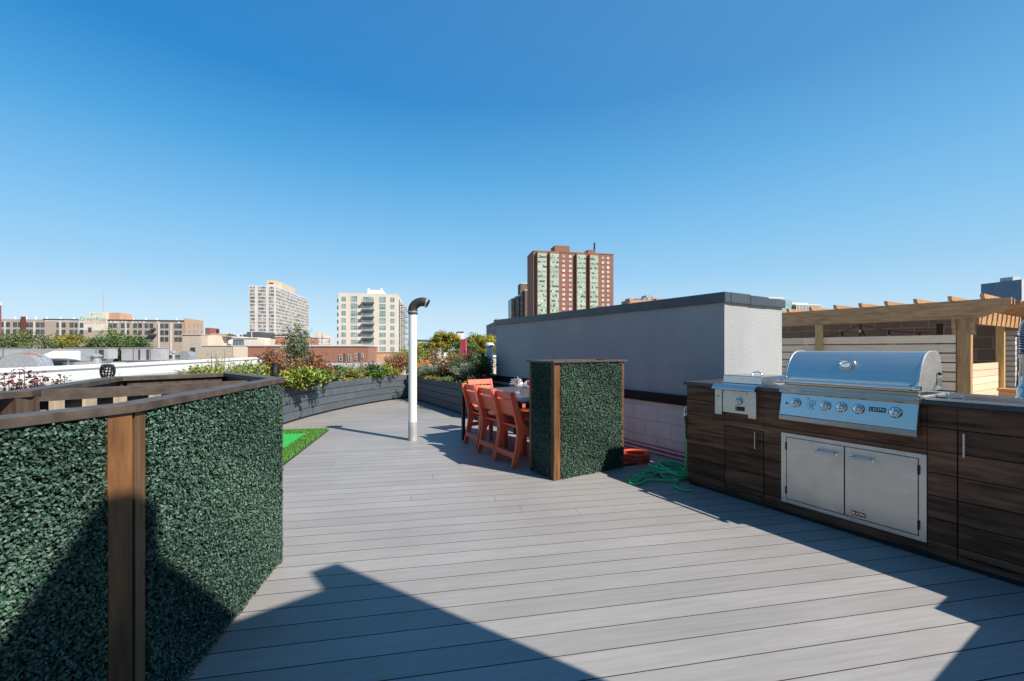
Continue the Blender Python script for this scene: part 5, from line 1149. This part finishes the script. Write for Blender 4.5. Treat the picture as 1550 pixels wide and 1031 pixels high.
def rduct(label,px0,px1,Y,py0,py1):
    t,w_,z0,z1=roofbox('exhaust_duct',label,px0,px1,Y,py0,py1); h=z1-0
    pr=[(0,0)]+[(w_*.5-w_*.5*math.cos(a),h-w_*.45+w_*.45*math.sin(a)) for a in np.linspace(0,math.pi,13)]+[(w_,0)]
    b=MB(); b.prism(pr,0,.85,'y'); b.build('duct',M['galv'],t,smooth=True,autos=30)
    for k0,k1,a0,a1 in ((.05,.30,1.15,2.0),(.40,.62,1.35,2.35)):
        b=MB(); n_a=9; A_=np.linspace(a0,a1,n_a); q=[(w_*.5-w_*.506*math.cos(a),h-w_*.45+w_*.456*math.sin(a)) for a in A_]+[(w_*.5-w_*.498*math.cos(a),h-w_*.45+w_*.448*math.sin(a)) for a in A_[::-1]]
        b.prism(q,.85*k0-.02 if k0<.1 else .85*k0,.85*k1,'y'); b.build('rust_streak',M['rustbrown'],t)
    b=MB()
    for k in (.33,.66): b.prism([(w_*.5-w_*.505*math.cos(a),h-w_*.45+w_*.455*math.sin(a)) for a in np.linspace(0.3,math.pi,13)]+[(w_*.5-w_*.49*math.cos(a),h-w_*.45+w_*.44*math.sin(a)) for a in np.linspace(math.pi,.3,13)],.85*k-.015,.85*k+.015,'y')
    b.build('seam_band',M['galv'],t); return t
rduct('rounded grey exhaust duct with rust streaks at the left edge',-6,47,19.5,534.5,560)
rduct('small rounded pale blue exhaust duct with a rusty top, right',268.5,285,31,531.5,549)
for px,Y,l in ((112,24,'small white turbine vent left, before the louvred air handler'),(147,24.5,'small white turbine vent in front of the air handler right side')):
    v=MB(); v.lathe([(.20,0),(.20,.50),(.13,.55),(.13,.66),(.24,.70),(.26,.76),(.10,.86)],n=14); v=v.build('turbine_vent',M['galv'],smooth=True); v.location=((px-775)/F*Y,Y,.22); tag(v,l,'vent')
v=MB(); v.lathe([(.09,0),(.09,.85),(.16,.87),(.16,.98),(.05,1.02)],n=12); v=v.build('flue_stack',M['hvac']); v.location=((262.5-775)/F*29,29,.22); tag(v,'thin grey flue stack right of the right-hand air handler','flue')
dk=MB(); dk.box(0,.9,0,.6,0,.22); dk.box(-.04,.94,-.04,.64,.221,.26); dk=dk.build('roof_hatch',M['framed']); dk.location=((243-775)/F*29.5,29.5,.22+.45); tag(dk,'flat dark duct end beside the right-hand air handler','duct')
# ================================================================== trees
barkM=mat('bark',(.07,.05,.035),(.13,.10,.07),rough=.9,scale=6)
TP={'green':[(.025,.055,.015),(.055,.11,.025),(.11,.18,.04),(.17,.24,.07)],'olive':[(.06,.085,.012),(.14,.16,.022),(.25,.24,.03),(.34,.27,.04)],'soft':[(.05,.075,.025),(.10,.14,.05),(.17,.21,.08),(.23,.26,.11)],'locust':[(.06,.085,.015),(.16,.17,.02),(.30,.27,.03),(.42,.34,.04)]}
TM={k:leafmat('tree_leaf_'+k,[tuple(min(.8,c*1.3) for c in q) for q in v],.6,.3) for k,v in TP.items()}
def tree(label,px,Y,top,wpx,pal,n=2600,hfrac=.62,ls=None,name='tree',seed=1,group=None):
    rs=np.random.default_rng(seed); x=(px-775)/F*Y; zt=zy(top,Y); h=zt-GZ; R_=wpx/F*Y/2; ls=ls or .0030*Y
    t=thing(name,label,'tree',(x,Y,GZ),group=group)
    CH=R_*1.5*hfrac/.62; cz_=h-CH*.5; b=MB(); b.tube([(0,0,0),(.05*R_,0,cz_*.5),(-.04*R_,.03*R_,cz_*.85),(0,0,cz_+CH*.2)],[.06*R_+.12,.05*R_+.1,.04*R_+.06,.04],8,cap=False)
    cl=[]; K=64
    for i in range(K):
        d=rs.normal(size=3); d/=np.linalg.norm(d); u=rs.random()**.33; d[2]=d[2] if d[2]>-.55 else -d[2]
        p=np.array([d[0]*u*R_*.86,d[1]*u*R_*.86,cz_+d[2]*u*CH*.5*.88*(1+.12*rs.normal())]); cl.append((p,R_*rs.uniform(.15,.30)))
        if i%3==0: b.tube([(0,0,cz_-CH*.35),tuple(p*[.5,.5,0]+[0,0,(cz_-CH*.2+p[2])*.5]),tuple(p)],[.03*R_+.05,.018*R_+.04,.02],5,cap=False)
    b.build('trunk',barkM,t)
    per=n//K; P=[];N=[];T=[]
    for p,r in cl:
        d=rs.normal(size=(per,3)); d/=np.linalg.norm(d,axis=1,keepdims=True); rad=r*rs.random((per,1))**.45
        P.append(p+d*rad*[1,1,.62]); N.append(d*.6+rs.normal(0,.5,d.shape)+[0,0,.5]); T.append(np.clip(rs.normal(.5,.22)+rs.normal(0,.18,per),0,1))
    P=np.concatenate(P);N=np.concatenate(N);T=np.concatenate(T)
    leafmesh('crown',TM[pal],P,N,rs.uniform(.7,1.5,len(P))*ls,t,aspect=.75,fold=.3,tint=T)
    return t
G='trees between the rooftops and the factory'
tree('soft grey-green rounded tree in front of the factory, left of the yellowing tree',38,84,500.5,92,'soft',6000,seed=3,group=G)
tree('yellowing tree between the grey-green tree and the leafy green tree',105,92,504.5,70,'olive',5000,seed=4,group=G)
tree('dense leafy green tree between the two louvred air handlers',186,60,496.5,104,'green',9000,seed=5,group=G,hfrac=.75)
tree('olive tree at the extreme left behind the rounded duct',-8,88,512,40,'olive',2600,seed=6,group=G)
tree('small distant yellow-green tree above the white roof house',349,120,505.5,22,'olive',1400,seed=7)
G='yellow-green locust trees beyond the straight planter'
tree('yellow-green locust tree left of the pink panel',675,58,502,56,'locust',6500,seed=8,group=G,hfrac=.5)
tree('yellow-green locust tree between the pink panel and the grey bulkhead',728,54,504.5,64,'locust',7000,seed=9,group=G,hfrac=.5)
tree('lower darker tree right behind the white vent pipe',645,75,519,44,'green',3000,seed=10,group=G,hfrac=.5)
tree('low green tree below the pink panel',705,50,515,46,'green',3500,seed=12,group=G,hfrac=.5)
tl=[]
P=[];
for i in range(5200):
    a=RNG.uniform(-1.15,1.15); Y=RNG.uniform(420,1500); P.append((a*Y,Y,GZ+RNG.uniform(1,10+4*math.sin(a*23)+3*math.sin(a*61))))
P=np.array(P); o=leafmesh('distant_woods',TM['green'],P,RNG.normal(0,.5,P.shape)+[0,-.6,.6],RNG.uniform(5,10,len(P)),None,aspect=.8); o['kind']='stuff'
